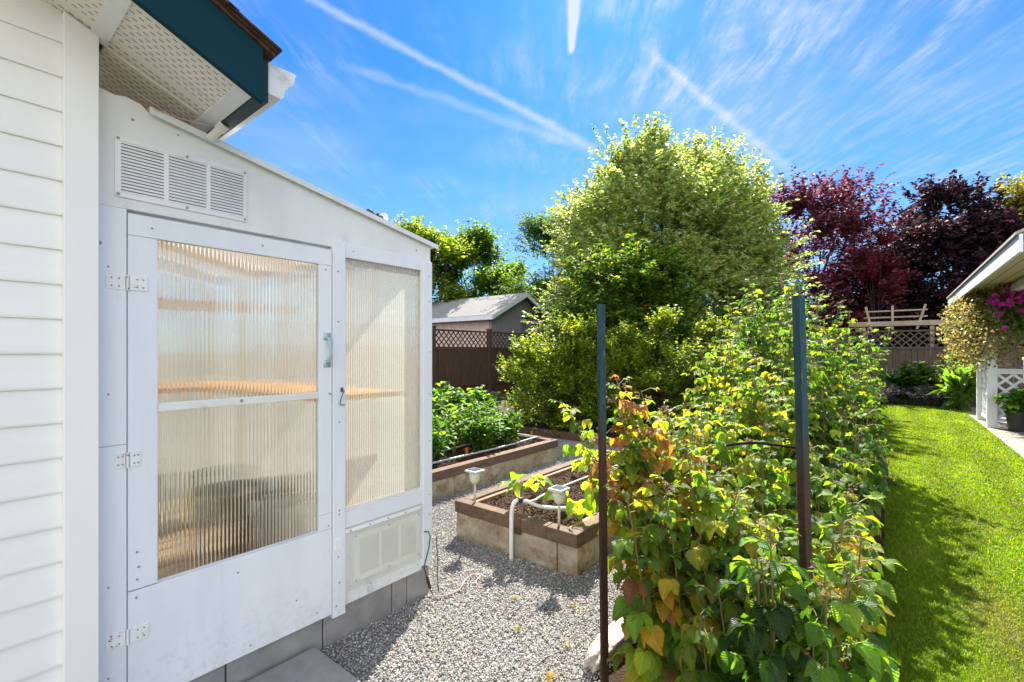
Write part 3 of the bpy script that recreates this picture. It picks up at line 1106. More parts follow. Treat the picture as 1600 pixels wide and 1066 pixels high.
def pebbles(name, P, S, C, mat, parent=None, flat=.6):
    """small irregular stones, one mesh"""
    b = np.array([(1, 0, 0), (-.5, .87, 0), (-.5, -.87, 0), (.5, .5, .7), (-.7, .1, .75), (.2, -.7, .7), (.1, .1, 1), (0, 0, -.6)], float)
    f = np.array([(0, 1, 3), (1, 4, 3), (1, 2, 4), (2, 5, 4), (2, 0, 5), (0, 3, 5), (3, 4, 6), (4, 5, 6), (5, 3, 6), (0, 7, 1), (1, 7, 2), (2, 7, 0)])
    n = len(P); k = len(b)
    V = np.tile(b, (n, 1, 1)) * (1 + rng.normal(0, .22, (n, k, 3)))
    V[:, :, 2] *= flat
    a = unit(n); c = norm(np.cross(a, unit(n)) + 1e-6); d = np.cross(a, c)
    up = np.array([0, 0, 1.0])
    a = norm(a * .7 + up); c = norm(np.cross(a, unit(n))); d = np.cross(a, c)
    W = V[:, :, 0:1] * c[:, None] + V[:, :, 1:2] * d[:, None] + V[:, :, 2:3] * a[:, None]
    W = P[:, None] + W * S[:, None, None]
    F = f[None] + (np.arange(n) * k)[:, None, None]
    return np_mesh(name, W.reshape(-1, 3), F.reshape(-1, 3), mat, parent, np.repeat(C, k, 0), smooth=False)


bed1 = raised_bed("near brown timber bed on stained blocks with bean seedlings and white pipes", .74, 3.25, -.585, .535, (-.345, -.12))
bed2 = raised_bed('brown timber bed behind the greenhouse full of bushy green plants', .70, 3.42, 1.31, 2.43, (1.7,))
t_ = thing('timber_bed', 'low dark timber bed in front of the blueberry bushes', 'raised bed', (5.6, 2.2, 0), 'raised garden beds')
m = MB()
m.box(4.80, 4.90, .3, 4.2, -.02, .10); m.box(6.6, 6.7, .3, 4.2, -.02, .10); m.box(4.9, 6.6, .3, .4, -.02, .10)
m.build('timber_edge', 'dark_timber', t_, bevel=.006)
m = MB(); m.box(4.905, 6.595, .405, 4.2, -.02, .07); m.build('soil', 'soil', t_)
bed4 = raised_bed('farthest brown timber bed, next to the lattice fence', 1.2, 4.5, 3.15, 4.35, (3.6,))

# gravel on the walkways
n = 100000
P = []
while len(P) < n:
    k = 40000
    u = -1.6 + 6.2 * rng.random(k) ** 1.35; y = rng.uniform(-1.16, 1.9, k)
    ok = ~((u > .74) & (u < 3.26) & (y > -.59) & (y < .54)) & ~((u > .69) & (u < 3.43) & (y > 1.30)) & ~((u < .03) & (y > .0)) & ~((u > -1.33) & (u < -.71) & (y > -.63) & (y < 0))
    P.extend(np.stack([u[ok], y[ok]], -1).tolist())
P = np.array(P[:n]); P = np.column_stack([P, rng.uniform(-.004, .006, n)])
S = rng.uniform(.0034, .0074, n) * np.where(rng.random(n) < .05, 1.5, 1)
C = palette(n, [(.45, .43, .40), (.60, .58, .54), (.31, .30, .29), (.42, .36, .30), (.17, .17, .172)], [4, 2.8, 3, 1.4, .7], .15)
pebbles('gravel', P, S, C, 'pebble')['kind'] = 'stuff'

# edging stones along the raspberry row
def stone(label, c, sx, sy, sz, rot):
    import bmesh
    bm = bmesh.new(); bmesh.ops.create_icosphere(bm, subdivisions=4, radius=1)
    for v in bm.verts:
        p = v.co
        q = Vector((max(-.8, min(.8, p.x)) * 1.15, max(-.75, min(.75, p.y)) * 1.2, max(-.7, min(.7, p.z)) * 1.2))
        w = .07 * sin(7 * p.x + c[0] * 9) + .06 * sin(9 * p.y + 4 * p.z) + .04 * sin(17 * p.z + 11 * p.x + c[1] * 5)
        q *= 1 + w
        v.co = Vector((q.x * sx, q.y * sy, q.z * sz))
    me = bpy.data.meshes.new('edging_stone'); bm.to_mesh(me); bm.free()
    me.materials.append(M['stone'])
    me.polygons.foreach_set('use_smooth', [True] * len(me.polygons))
    o = bpy.data.objects.new('edging_stone', me); col.objects.link(o)
    o.location = c; o.rotation_euler = (0, 0, rot)
    tag(o, label, 'stone', 'edging stones along the raspberry row')


stone('long pale stone at the foot of the left metal post', (.30, -1.10, .03), .30, .055, .055, -.05)
stone('pale edging stone just beyond the long stone, half under leaves', (.98, -1.07, .03), .26, .06, .055, .1)

def fallen_leaf(x, y, s, az):
    D = np.array([[cos(az), sin(az), .05]])
    V, F, c_, u_ = place(LEAF_MID, np.array([[x, y, .012]]), D, np.array([[.1, .1, 1.0]]), [s], palette(1, [(.30, .22, .05), (.20, .20, .04), (.24, .12, .05)], [1, 1, 1]))
    V[:, 2] = np.maximum(V[:, 2] + s * .2, .008)
    o = np_mesh('fallen_leaf', V, F, 'leaf', None, c_, u_, loc=(x, y, .01))
    tag(o, 'small dry leaf lying on the gravel walk', 'fallen leaf', 'fallen leaves on the gravel')


for q in ((.05, -.62, .045), (-.35, -.82, .05), (.42, -.78, .04), (.28, -.42, .04), (-.12, -.98, .055), (.62, -.95, .05), (-.55, -.55, .035), (.1, -.9, .035)):
    fallen_leaf(*q, rng.uniform(0, 6))
# ================================================================== BED FITTINGS
def solar_light(label, x, y):
    z0 = .276
    t_ = thing('solar_light', label, 'garden light', (x, y, z0), 'solar lights on the near bed')
    lean = Vector((.012, .0, 1)).normalized()
    mm = MB(); mm.tube([(x, y, z0 - .02), (x + .002, y, z0 + .15)], .009, 12)
    mm.build('stem', 'steel', t_, smooth=True)
    mm = MB(); mm.lathe([(.010, .145), (.020, .150), (.033, .165), (.040, .185), (.044, .215), (.047, .240), (.044, .240), (.040, .214), (.036, .186), (.018, .160)], (x, y, z0), 24)
    mm.build('lamp_shade', 'lamp_cup', t_, smooth=True)
    mm = MB(); mm.box(x - .056, x + .056, y - .056, y + .056, z0 + .241, z0 + .257)
    cap = mm.build('cap', 'silver', t_, bevel=.004)
    mm = MB(); mm.box(x - .040, x + .040, y - .040, y + .040, z0 + .2575, z0 + .260)
    mm.build('solar_panel', 'solar', cap)
    return t_


solar_light('solar stake light on the left front corner of the near bed', .80, .37)
solar_light('solar stake light beside the white hose at the right front of the near bed', .80, -.41)

irr = thing('irrigation_pipe', 'white water pipe rising before the near bed and bending over its timber', 'pipe', (.67, -.09, 0), 'garden watering pipes')
m = MB(); m.tube(smoothline([(.685, -.09, -.03), (.685, -.09, .20), (.69, -.09, .335), (.715, -.09, .385), (.77, -.095, .405)]), .0155, 14)
m.build('riser', 'pvc', irr, smooth=True)
m = MB(); m.tube(smoothline([(.76, -.095, .402), (.83, -.14, .372), (.90, -.20, .335), (1.02, -.30, .315), (1.22, -.36, .300), (1.6, -.36, .280), (2.2, -.34, .278), (3.1, -.33, .275)]), .0135, 12)
m.build('hose', 'pvc', irr, smooth=True)
m = MB(); m.tube(smoothline([(.78, -.095, .400), (.86, -.08, .370), (1.0, -.05, .325), (1.25, .0, .31), (1.8, .02, .30), (3.1, .02, .28)]), .010, 12)
m.build('hose', 'grey_pipe', irr, smooth=True)
m = MB(); m.box(.733, .7385, -.135, -.075, .165, .205)
m.build('bracket', 'dark_timber', irr)
m = MB(); m.tube([(.745, -.095, .398), (.80, -.105, .392)], .020, 14)
m.build('coupling', 'black', irr, smooth=True)
irr = thing('irrigation_pipe', 'grey water pipe on the front edge of the bed behind the greenhouse', 'pipe', (2, 1.5, .25), 'garden watering pipes')
m = MB(); m.tube(smoothline([(.85, 1.55, .30), (1.6, 1.56, .29), (2.6, 1.54, .29), (3.3, 1.57, .30)]), .012, 10)
m.tube(smoothline([(.85, 1.98, .30), (1.6, 1.96, .28), (2.6, 1.98, .29), (3.3, 1.95, .30)]), .012, 10)
m.tube([(3.29, 1.5, .30), (3.29, 2.3, .30)], .012, 10)
m.build('hose', 'grey_pipe', irr, smooth=True)
m = MB()
m.extrude([(2.02, 1.66, .22), (2.055, 1.66, .22), (2.06, 1.66, .33), (2.035, 1.66, .345), (2.01, 1.66, .33)], (.002, .012, 0))
tag(m.build('plant_tag', 'orange', loc=(2.03, 1.66, .22)), 'small orange tag stuck in the soil behind the greenhouse corner', 'plant tag')

# ================================================================== PLANTS
GREEN = (.062, .130, .020); LIGHT = (.115, .195, .028); DARK = (.030, .075, .015)
YELL = (.29, .25, .035); LIME = (.185, .235, .032); ORNG = (.26, .145, .055); RUST = (.16, .075, .035)


class Plant:
    """collects leaf instances per template and stem tubes, then builds foliage + stem meshes"""
    def __init__(s):
        s.L = {}; s.tubes = MB()

    def leaf(s, tpl, P, D, N, S, C):
        s.L.setdefault(tpl, []).append((np.atleast_2d(P), np.atleast_2d(D), np.atleast_2d(N), np.atleast_1d(S), np.atleast_2d(C)))

    def foliage(s, name, mat, parent, tpls=None):
        Vs = []; Fs = []; Cs = []; Us = []; o = 0
        for tn, lst in s.L.items():
            if tpls and tn not in tpls:
                continue
            tpl = globals()[tn]
            P, D, N, S, C = (np.concatenate([l[k] for l in lst]) for k in range(5))
            V, F, c, u = place(tpl, P, D, N, S, C)
            Vs.append(V); Fs.append(F + o); Cs.append(c); Us.append(u); o += len(V)
        return np_mesh(name, np.concatenate(Vs), np.concatenate(Fs), mat, parent, np.concatenate(Cs), np.concatenate(Us))


def raspberry(label, x0, y0, x1, y1, h, ncane, hi, colour, lean=0.0, name='raspberry_bush', extra=None, bare=.10, big=1.0):
    """canes spread over a rectangle, compound leaves of three to five drooping leaflets"""
    t_ = thing(name, label, 'bush', ((x0 + x1) / 2, (y0 + y1) / 2, 0), 'raspberry bushes in the row')
    pl = Plant(); flowers = []
    cols, probs = colour
    yel_cols = [YELL, ORNG, RUST, LIME]
    for ci in range(int(ncane * 1.3)):
        bx, by = rng.uniform(x0, x1), rng.uniform(y0, y1)
        yc = (y0 + y1) / 2
        out = (by - yc) / max(.2, (y1 - y0) / 2)
        hh = h(bx) * rng.uniform(.66, 1.04) * (1 - .12 * abs(out))
        tilt = np.array([np.clip(rng.normal(-.03, .07), -.14, .14), np.clip(out * .10 + rng.normal(0, .05), -.18, .14) + lean, 0])
        npt = 9
        cane = []
        for k in range(npt):
            s = k / (npt - 1)
            cane.append(np.array([bx, by, 0]) + np.array([tilt[0] * hh * s ** 1.6, tilt[1] * hh * s ** 1.5, hh * (s - .05 * s * s)]))
        pl.tubes.tube([tuple(p) for p in cane], [.0065 * (1 - .72 * k / npt) for k in range(npt)], 5, cap=False)
        nl = int(hh * (1 - bare * .8) / (.036 if hi else .043))
        old = rng.random() < .30
        for q in range(nl):
            s = bare + (1 - bare) * (q + rng.random()) / nl
            i = min(int(s * (npt - 1)), npt - 2); f = s * (npt - 1) - i
            p = cane[i] * (1 - f) + cane[i + 1] * f
            az = q * 2.4 + rng.normal(0, .5)
            pet = rng.uniform(.06, .13) * (1.15 - .55 * s)
            d = np.array([cos(az), sin(az), rng.uniform(.1, .7)])
            d /= np.linalg.norm(d)
            e = p + d * pet
            pl.tubes.tube([tuple(p), tuple(p + d * pet * .6 + np.array([0, 0, .008])), tuple(e)], [.0022, .0018, .0014], 3, cap=False)
            hd = np.array([d[0], d[1], 0]); hd /= np.linalg.norm(hd) + 1e-9
            side = np.array([-hd[1], hd[0], 0])
            droop = rng.uniform(-1.0, .10) if s < .93 else rng.uniform(-.3, .7)
            tilt_n = np.array([rng.normal(0, .3), rng.normal(0, .3), 1.0])
            size = rng.uniform(.066, .104) * (1.12 if s < .5 and hi == 2 else 1) * big * (1.08 - .45 * max(0, s - .55) / .45) * (1.0 if hi else .95)
            if s > .96: size *= .6
            if old and s < .7 and rng.random() < .38:
                c = palette(1, yel_cols, [5, 1.6, .7, 3])[0]
            else:
                pr = np.array(probs, float).copy()
                if s > .75: pr[1] *= 1.6
                c = palette(1, cols, pr)[0]
            items = [(hd + np.array([0, 0, droop]), size, e)]
            for sg in (-1, 1):
                items.append((hd * .45 + side * sg + np.array([0, 0, droop * .8]), size * .82, e - d * .012))
            if size > .095 and rng.random() < .35:
                for sg in (-1, 1):
                    items.append((-hd * .15 + side * sg + np.array([0, 0, droop * .6]), size * .62, e - d * .035))
            for D, sz, P in items:
                nn = tilt_n + rng.normal(0, .18, 3)
                pl.leaf('LEAF_HI' if hi == 2 else ('LEAF_MID' if hi else 'LEAF_LO'), P, D + rng.normal(0, .12, 3), nn, sz, c * (1 + rng.normal(0, .06, 3)))
        if rng.random() < .65:                # spent flower heads: clustered tan sepals
            top = cane[-1]
            fl = Plant()
            for g in range(rng.integers(3, 7)):
                cpt = top + rng.normal(0, .022, 3) + np.array([0, 0, -.02])
                k = 5
                D = unit(k) + np.array([0, 0, .2])
                fl.leaf('LANCE_LO', np.repeat(cpt[None], k, 0), D, unit(k), rng.uniform(.011, .018, k), palette(k, [(.30, .22, .11), (.22, .14, .07), (.26, .25, .13)], [3, 2, 2]))
                fl.tubes.tube([tuple(cane[-2]), tuple(cpt)], [.0015, .001], 3, cap=False)
            flowers.append(fl)
    pl.tubes.build('stem', 'cane', t_, smooth=True)
    if extra: extra(pl)
    pl.foliage('foliage', 'leaf_vein' if hi else 'leaf', t_)
    for fl in flowers:
        fl.foliage('flower_cluster', 'petal', t_)
    return t_


def hrow(x):
    """height of the raspberry row along its length"""
    return float(np.interp(x, [-.2, .3, .9, 1.5, 2.2, 2.9, 3.6, 5.0, 6.5], [1.02, 1.08, 1.20, 1.38, 1.66, 2.05, 2.36, 2.40, 2.2]))


def hside(x):
    """lower canes on the lawn side of the row"""
    return float(np.interp(x, [-.2, .3, .9, 1.5, 2.2, 3.0, 4.5, 6.5], [.90, .92, .95, 1.00, 1.12, 1.36, 1.72, 1.75]))


mixg = ([GREEN, LIGHT, DARK, LIME], [4.5, 4, .8, 3])
mixy = ([GREEN, LIGHT, LIME, YELL, ORNG], [2.6, 3.6, 4.2, 1.4, .15])
mixd = ([GREEN, LIGHT, DARK, LIME], [5, 2.2, 3, 1.0])
mixo = ([GREEN, LIGHT, LIME, YELL, ORNG, RUST], [2.4, 2.2, 2, 1.6, 2.4, .4])
raspberry('foremost raspberry bush, with large dark leaves around the leaning metal post', -.18, -2.04, .30, -1.62, lambda x: hrow(x) * .90, 16, 2, mixg)
raspberry('nearest raspberry canes, big leaved and pale stemmed, before the foot of the leaning post', -.26, -2.04, -.12, -1.84, lambda x: .98, 7, 2, ([GREEN, LIGHT, DARK], [5, 2, 2]), .0, big=1.02)
raspberry('foremost raspberry bush between the two metal posts', -.06, -1.62, .36, -1.40, lambda x: hrow(x), 15, 2, mixy)
raspberry('raspberry bush with orange leaves beside the straight metal post and the near bed', .22, -1.52, .72, -1.27, lambda x: 1.36, 17, 2, mixo, .27, bare=.42)
raspberry('raspberry bush behind the leaning metal post on the lawn side', .34, -2.00, .90, -1.55, hside, 16, 1, mixy)
raspberry('yellowish raspberry bush in the middle of the row near its front', .84, -1.55, 1.40, -1.05, hrow, 18, 1, mixy, .0, bare=.2)
raspberry('raspberry bush on the lawn side, third from the front', .95, -1.98, 1.55, -1.55, hside, 18, 1, mixg)
raspberry('raspberry bush on the gravel side where the row grows taller', 1.45, -1.60, 2.05, -1.00, hrow, 19, 1, mixy)
raspberry('raspberry bush on the lawn side, fourth from the front', 1.60, -1.98, 2.30, -1.6, hside, 19, 1, mixd)
raspberry('raspberry bush on the gravel side at the foot of the hump of the row', 2.05, -1.60, 2.75, -.95, hrow, 20, 1, mixg)
raspberry('raspberry bush on the lawn side below the hump of the row', 2.35, -1.98, 3.10, -1.6, hside, 19, 1, mixd)
raspberry('tallest raspberry bush, on the gravel side of the hump of the row', 2.80, -1.60, 3.60, -.90, hrow, 22, 1, mixd)
raspberry('raspberry bush behind the hump of the row', 3.60, -1.60, 4.50, -.85, hrow, 22, 0, mixd)
raspberry('raspberry bush near the far end of the row on the lawn side', 3.15, -1.98, 4.3, -1.6, hside, 20, 0, mixd)
raspberry('last raspberry bush at the far end of the row', 4.4, -1.95, 5.6, -1.0, lambda x: 2.1, 26, 0, mixd)


def tpost(label, bx, by, tx, ty, h, ang):
    t_ = thing('metal_post', label, 'post', (bx, by, 0), 'metal posts of the raspberry row')
    mm = MB()
    ca, sa = cos(ang), sin(ang)
    def prof(z):
        f = z / h
        cx, cy = bx + (tx - bx) * f, by + (ty - by) * f
        pts = [(-.0175, 0), (.0175, 0), (.0175, .004), (.003, .005), (.003, .030), (-.003, .030), (-.003, .005), (-.0175, .004)]
        return [(cx + a * ca - b * sa, cy + a * sa + b * ca, z) for a, b in pts]
    zs = np.linspace(-.1, h, 14)
    V = []; F = []
    for z in zs: V += prof(z)
    for i in range(len(zs) - 1):
        for k in range(8):
            F.append((i * 8 + k, i * 8 + (k + 1) % 8, (i + 1) * 8 + (k + 1) % 8, (i + 1) * 8 + k))
    F.append(tuple(range(8))); F.append(tuple(range(8 * 13, 8 * 14)))
    mm.add(V, F)
    mm.build('post', 'tpost', t_)
    z = .10
    first = None
    a, b = .0125, .010
    while z < h - .05:                        # studs up the flange
        f = z / h
        p = Vector((bx + (tx - bx) * f + a * ca - b * sa, by + (ty - by) * f + a * sa + b * ca, z))
        if first is None:
            mm = MB(); mm.box(p.x - .005, p.x + .008, p.y - .008, p.y + .005, z, z + .022)
            first = mm.build('stud', 'tpost', t_, loc=p)
        else:
            o = first.copy(); col.objects.link(o); o.location = p - wloc(t_)
        z += .078
    return t_


va = math.atan2(-.779, .627) + .55                  # across the line of sight
tpost('green topped rusty metal post, the left of the two in the raspberries', -.055, -1.205, -.06, -1.19, 1.655, va)
tpost('leaning rusty metal post with a green top, the right one, thicker in view', -.085, -1.965, -.115, -1.93, 1.632, va)
m = MB(); m.tube(smoothline([(-.085, -1.942, 1.135), (-.04, -1.85, 1.130), (.01, -1.76, 1.12), (.06, -1.66, 1.09)]), .0045, 8)
tag(m.build('support_wire', 'wire_black', loc=(-.06, -1.6, 1.15), smooth=True), 'black support line running from the leaning metal post into the leaves', 'wire')


def squash(label, x, y, h, nl, size, seedling=True, cat='seedling'):
    t_ = thing('bean_seedling', label, cat, (x, y, .24), 'seedlings in the near bed')
    pl = Plant()
    z0 = .235
    topv = np.array([x + .01, y, z0 + h * .7])
    pl.tubes.tube([(x, y, z0 - .02), tuple(topv)], [.004, .003], 6)
    for q in range(nl):
        az = q * 2.4 + rng.uniform(0, .6)
        d = np.array([cos(az), sin(az), rng.uniform(.4, 1.3)]); d /= np.linalg.norm(d)
        e = topv + d * h * rng.uniform(.25, .55)
        pl.tubes.tube([tuple(topv), tuple(e)], [.0025, .0018], 4)
        c = palette(1, [(.16, .27, .03), (.22, .30, .04), (.12, .22, .03)], [3, 2, 2])[0]
        pl.leaf('HEART', e, np.array([d[0], d[1], rng.uniform(-.8, .0)]), np.array([rng.normal(0, .3), rng.normal(0, .3), 1]), size * rng.uniform(.75, 1.15), c)
    pl.tubes.build('stem', 'green_stem', t_, smooth=True)
    pl.foliage('foliage', 'leaf', t_)
    return t_


squash('largest seedling, its broad leaves over the bend of the white pipe', .88, -.045, .26, 7, .125)
squash('bean seedling behind the right solar light by the white hose', .98, -.44, .17, 4, .10)
squash('bean seedling beside the right solar light stem', .90, -.52 + .02, .13, 3, .085)
squash('small seedling between the two hoses', 1.12, -.19, .14, 3, .095)
squash('broad leaved seedling near the right timber of the near bed', 1.34, -.39, .18, 5, .11)
squash('pale seedling in the middle of the near bed', 1.62, -.22, .14, 5, .10)
squash('tiny seedling near the left timber of the near bed', 1.30, .17, .11, 3, .075)
squash('upright seedling at the far left of the near bed', 2.1, .15, .18, 5, .11)
squash('seedling at the far end of the near bed', 2.45, -.2, .17, 5, .11)


def bushy(name, label, x, y, z0, w, d, h, nst, tpl, leaf, cols, probs, cat='plant', group=None, per=26, stem='green_stem', mat='leaf', up=.9, spread=1.0, petals=None, stw=1.0, low=.15):
    """soft bushy plant: many stems from one foot, leaves along each"""
    t_ = thing(name, label, cat, (x, y, z0), group)
    pl = Plant(); pp = Plant()
    for s_ in range(nst):
        a = rng.uniform(0, 2 * pi); r = math.sqrt(rng.random())
        tip = np.array([x + cos(a) * r * w, y + sin(a) * r * d, z0 + h * (1 - .42 * r * r) * rng.uniform(.72, 1.08)])
        b = np.array([x + cos(a) * r * w * .45, y + sin(a) * r * d * .35, z0 - .02])
        midp = np.array([b[0] * .55 + tip[0] * .45, b[1] * .55 + tip[1] * .45, z0 + (tip[2] - z0) * .6])
        pl.tubes.tube([tuple(b), tuple(midp), tuple(tip)], [stw * (.006 * h + .002), stw * (.004 * h + .0015), .0012], 4, cap=False)
        k = per
        s = (rng.random(k) ** (.75 if low > .1 else 1.0))[:, None]
        P = np.where(s < .5, b + (midp - b) * (s * 2), midp + (tip - midp) * (s * 2 - 1))
        P = P[s[:, 0] > low]; k = len(P)
        az = rng.uniform(0, 2 * pi, k)
        D = np.column_stack([np.cos(az), np.sin(az), rng.uniform(-.2, up, k)])
        pl.leaf(tpl, P + D * leaf * .15, D, np.column_stack([rng.normal(0, .4, k), rng.normal(0, .4, k), np.ones(k)]), leaf * rng.uniform(.6, 1.2, k), palette(k, cols, probs))
        if petals:
            k = petals[0]
            pp.leaf(petals[1], tip + rng.normal(0, petals[4], (k, 3)), unit(k) + np.array([0, 0, .3]), unit(k), petals[2] * rng.uniform(.7, 1.2, k), palette(k, petals[3], [1] * len(petals[3])))
    pl.tubes.build('stem', stem, t_, smooth=True)
    pl.foliage('foliage', mat, t_)
    if petals: pp.foliage('blossom', 'petal', t_)
    return t_


gv = 'vegetable plants in the bed behind the greenhouse'
veg = [(1.55, 1.85, .42, 'at the near left'), (2.05, 2.05, .50, 'above the orange tag'), (2.42, 1.78, .48, 'in the middle of the front side'), (2.60, 2.15, .55, 'in the middle of the back side'),
       (2.95, 1.85, .46, 'near the right end'), (3.05, 2.22, .52, 'at the back right')]
for x, y, h, w in veg:
    bushy('vegetable_plant', 'narrow-leaved plant in the bed behind the greenhouse, ' + w, x, y, .235, .30, .30, h, 30, 'LANCE', .115, [(.06, .14, .02), (.10, .19, .028), (.035, .09, .016)], [4, 2.4, 2.4], 'plant', gv, 17, up=1.5)
gw = 'plants in the bed by the lattice fence'
for x, y, h, w in [(1.9, 3.6, .62, 'at its near end'), (2.6, 3.7, .66, 'second from the near end'), (3.2, 3.55, .62, 'in its middle'), (3.75, 3.8, .66, 'second from the far end'), (4.25, 3.6, .58, 'at its far end')]:
    bushy('leafy_plant', 'leafy green plant in the bed by the lattice fence, ' + w, x, y, .235, .42, .42, h, 30, 'LEAF_MID', .14, [(.07, .16, .02), (.11, .21, .03), (.04, .10, .018)], [4, 3, 2], 'plant', gw, 15, up=1.0)

def crown_tree(name, label, x, y, trunk_h, trunk_r, shoots, leaf, cols, probs, env, cat='tree', group=None, per=16, L=.8, upb=.35, droop=0., tpl='KITE', bark='bark', mat='leaf', lumps=40, z0=0., limbs=9, inner=.35, flat=.6):
    """trunk with limbs; crown = many leafy shoots starting in lumps inside an envelope.
    env: list of (height, radius_x, radius_y) of the crown"""
    t_ = thing(name, label, cat, (x, y, z0), group)
    hs = [e[0] for e in env]
    def rad(h): return np.interp(h, hs, [e[1] for e in env]), np.interp(h, hs, [e[2] for e in env])
    mm = MB()
    zt = hs[0] + (hs[-1] - hs[0]) * .55
    tr = smoothline([(x, y, z0 - .1), (x + rng.normal(0, .06), y + rng.normal(0, .06), z0 + trunk_h * .6), (x + rng.normal(0, .12), y + rng.normal(0, .12), trunk_h), (x + rng.normal(0, .2), y + rng.normal(0, .2), zt)], 5)
    mm.tube([tuple(p) for p in tr], list(np.linspace(trunk_r, trunk_r * .25, len(tr))), 10)
    C = []
    ws = np.array([max(.05, rad(h)[0] * rad(h)[1]) ** .5 for h in np.linspace(hs[0], hs[-1], 40)])
    hh = rng.choice(np.linspace(hs[0], hs[-1], 40), lumps, p=ws / ws.sum())
    for i, h in enumerate(hh):
        a = i * 2.399 + rng.normal(0, .3); rx, ry = rad(h)
        r = rng.uniform(inner, .86)
        C.append((x + cos(a) * rx * r, y + sin(a) * ry * r, h + rng.normal(0, .1)))
    C = np.array(C)
    order = rng.permutation(lumps)[:limbs * 2]
    for i in order:
        e = C[i]
        zs = trunk_h + (min(e[2], zt) - trunk_h) * rng.uniform(.1, .7)
        f = min(max((zs - z0) / (zt - z0), 0), 1)
        st = tr[int(f * (len(tr) - 1))]
        mid = [(st[0] + e[0]) / 2, (st[1] + e[1]) / 2, (st[2] + e[2]) / 2 + .15]
        mm.tube([tuple(q) for q in smoothline([tuple(st), mid, tuple(e)], 4)], list(np.linspace(trunk_r * .42, trunk_r * .07, 9)), 6, cap=False)
    ctr = np.array([x, y, hs[0] + (hs[-1] - hs[0]) * .35])
    n = shoots
    idx = rng.integers(0, lumps, n)
    lump_r = np.mean([e[1] for e in env]) * .36
    off = unit(n) * (rng.random((n, 1)) ** .5) * lump_r * rng.uniform(.42, 1.42, lumps)[idx][:, None]
    off[:, 2] *= .75
    B = C[idx] + off
    out = norm(B - ctr)
    d = norm(out * .9 + off / lump_r * .6 + np.array([0, 0, upb]) + rng.normal(0, .35, (n, 3)))
    ll = L * rng.uniform(.5, 1.25, n)
    s = np.tile(np.linspace(.1, 1, per), (n, 1)) + rng.normal(0, .03, (n, per))
    P = B[:, None] + d[:, None] * (s * ll[:, None])[..., None]
    P[..., 2] -= droop * (s ** 2) * ll[:, None]
    tintc = rng.normal(1, .10, lumps)[idx]
    az = rng.uniform(0, 2 * pi, (n, per))
    D = np.stack([np.cos(az), np.sin(az), rng.uniform(-.8, .5, (n, per))], -1) + d[:, None] * .6
    N = np.stack([rng.normal(0, flat, (n, per)), rng.normal(0, flat, (n, per)), np.ones((n, per))], -1)
    cc = palette(n * per, cols, probs) * np.repeat(tintc, per)[:, None]
    V, F, c, u = place(globals()[tpl], P.reshape(-1, 3), D.reshape(-1, 3), N.reshape(-1, 3), leaf * rng.uniform(.6, 1.25, n * per), np.clip(cc, .003, .95))
    top = np.percentile(V[:, 2], 99.7); fz = (hs[-1] - z0) / (top - z0)
    rr = np.percentile(np.hypot(V[:, 0] - x, V[:, 1] - y), 96.5); fr = max(e[1] for e in env) / rr
    S3 = np.array([fr, fr, fz]); O3 = np.array([x, y, z0])
    V = O3 + (V - O3) * S3
    mm.v = [tuple(O3 + (np.array(p) - O3) * S3) for p in mm.v]
    mm.build('trunk', bark, t_, smooth=True)
    np_mesh('crown', V, F, mat, t_, c, u)
    return t_


def pos(px, Y):
    """spot on the ground seen at picture column px, Y metres ahead"""
    p = CAM + FWD * Y + RGT * ((px - 800) / 733 * Y)
    return p.x, p.y


gb = 'blueberry bushes behind the beds'
for x, y, h, w, lab in [(5.25, 2.95, 1.78, .74, 'blueberry bush nearest the lattice fence'), (5.45, 2.15, 2.10, .78, 'blueberry bush with bright young shoots, second from the lattice fence'),
                        (5.60, 1.40, 1.92, .74, 'blueberry bush straight behind the straight metal post'), (5.6, .70, 2.12, .70, 'blueberry bush next to the raspberry row'), (6.1, .05, 2.0, .66, 'blueberry bush half behind the raspberry hump')]:
    crown_tree('blueberry_bush', lab, x, y, .3, .028, 900, .052, [(.14, .19, .021), (.09, .145, .018), (.23, .27, .03), (.045, .09, .014)], [4, 3.4, 2.3, 2.2], [(.12, w * .75, w * .75), (.6, w, w), (1.2, w * .95, w * .95), (h * .84, w * .62, w * .62), (h, w * .25, w * .25)],
               'bush', gb, per=18, L=.34, upb=.9, lumps=34, inner=.25, z0=.05, limbs=9, flat=.8)


# variegated maple
x, y = pos(1036, 16)
crown_tree('maple_tree', 'big rounded maple with pale cream-edged green leaves in the middle of the garden', x, y, 2.2, .20, 14000, .125,
           [(.22, .29, .10), (.38, .41, .24), (.145, .215, .065), (.24, .29, .055)], [4, 2.8, 3, 2],
           [(.9, 3.3, 3.0), (2.2, 3.95, 3.6), (4.2, 3.9, 3.5), (6.2, 3.5, 3.0), (7.4, 2.8, 2.3), (8.2, 2.0, 1.6), (8.6, 1.2, 1.0)], per=16, L=.66, upb=.3, lumps=150, inner=.6, mat='leaf_pale')
x, y = pos(985, 11)
crown_tree('round_shrub', 'dense dark green round shrub in front of the pale maple', x, y, .6, .10, 4200, .12,
           [(.040, .09, .014), (.10, .155, .02), (.19, .23, .035), (.022, .055, .011)], [4, 2.0, 1.2, 3],
           [(.2, 1.8, 1.5), (1.4, 2.1, 1.75), (2.6, 2.05, 1.6), (3.3, 1.7, 1.2), (3.85, 1.0, .7)], 'shrub', per=15, L=.36, upb=.3, droop=.2, lumps=70, tpl='LANCE_LO', inner=.5)
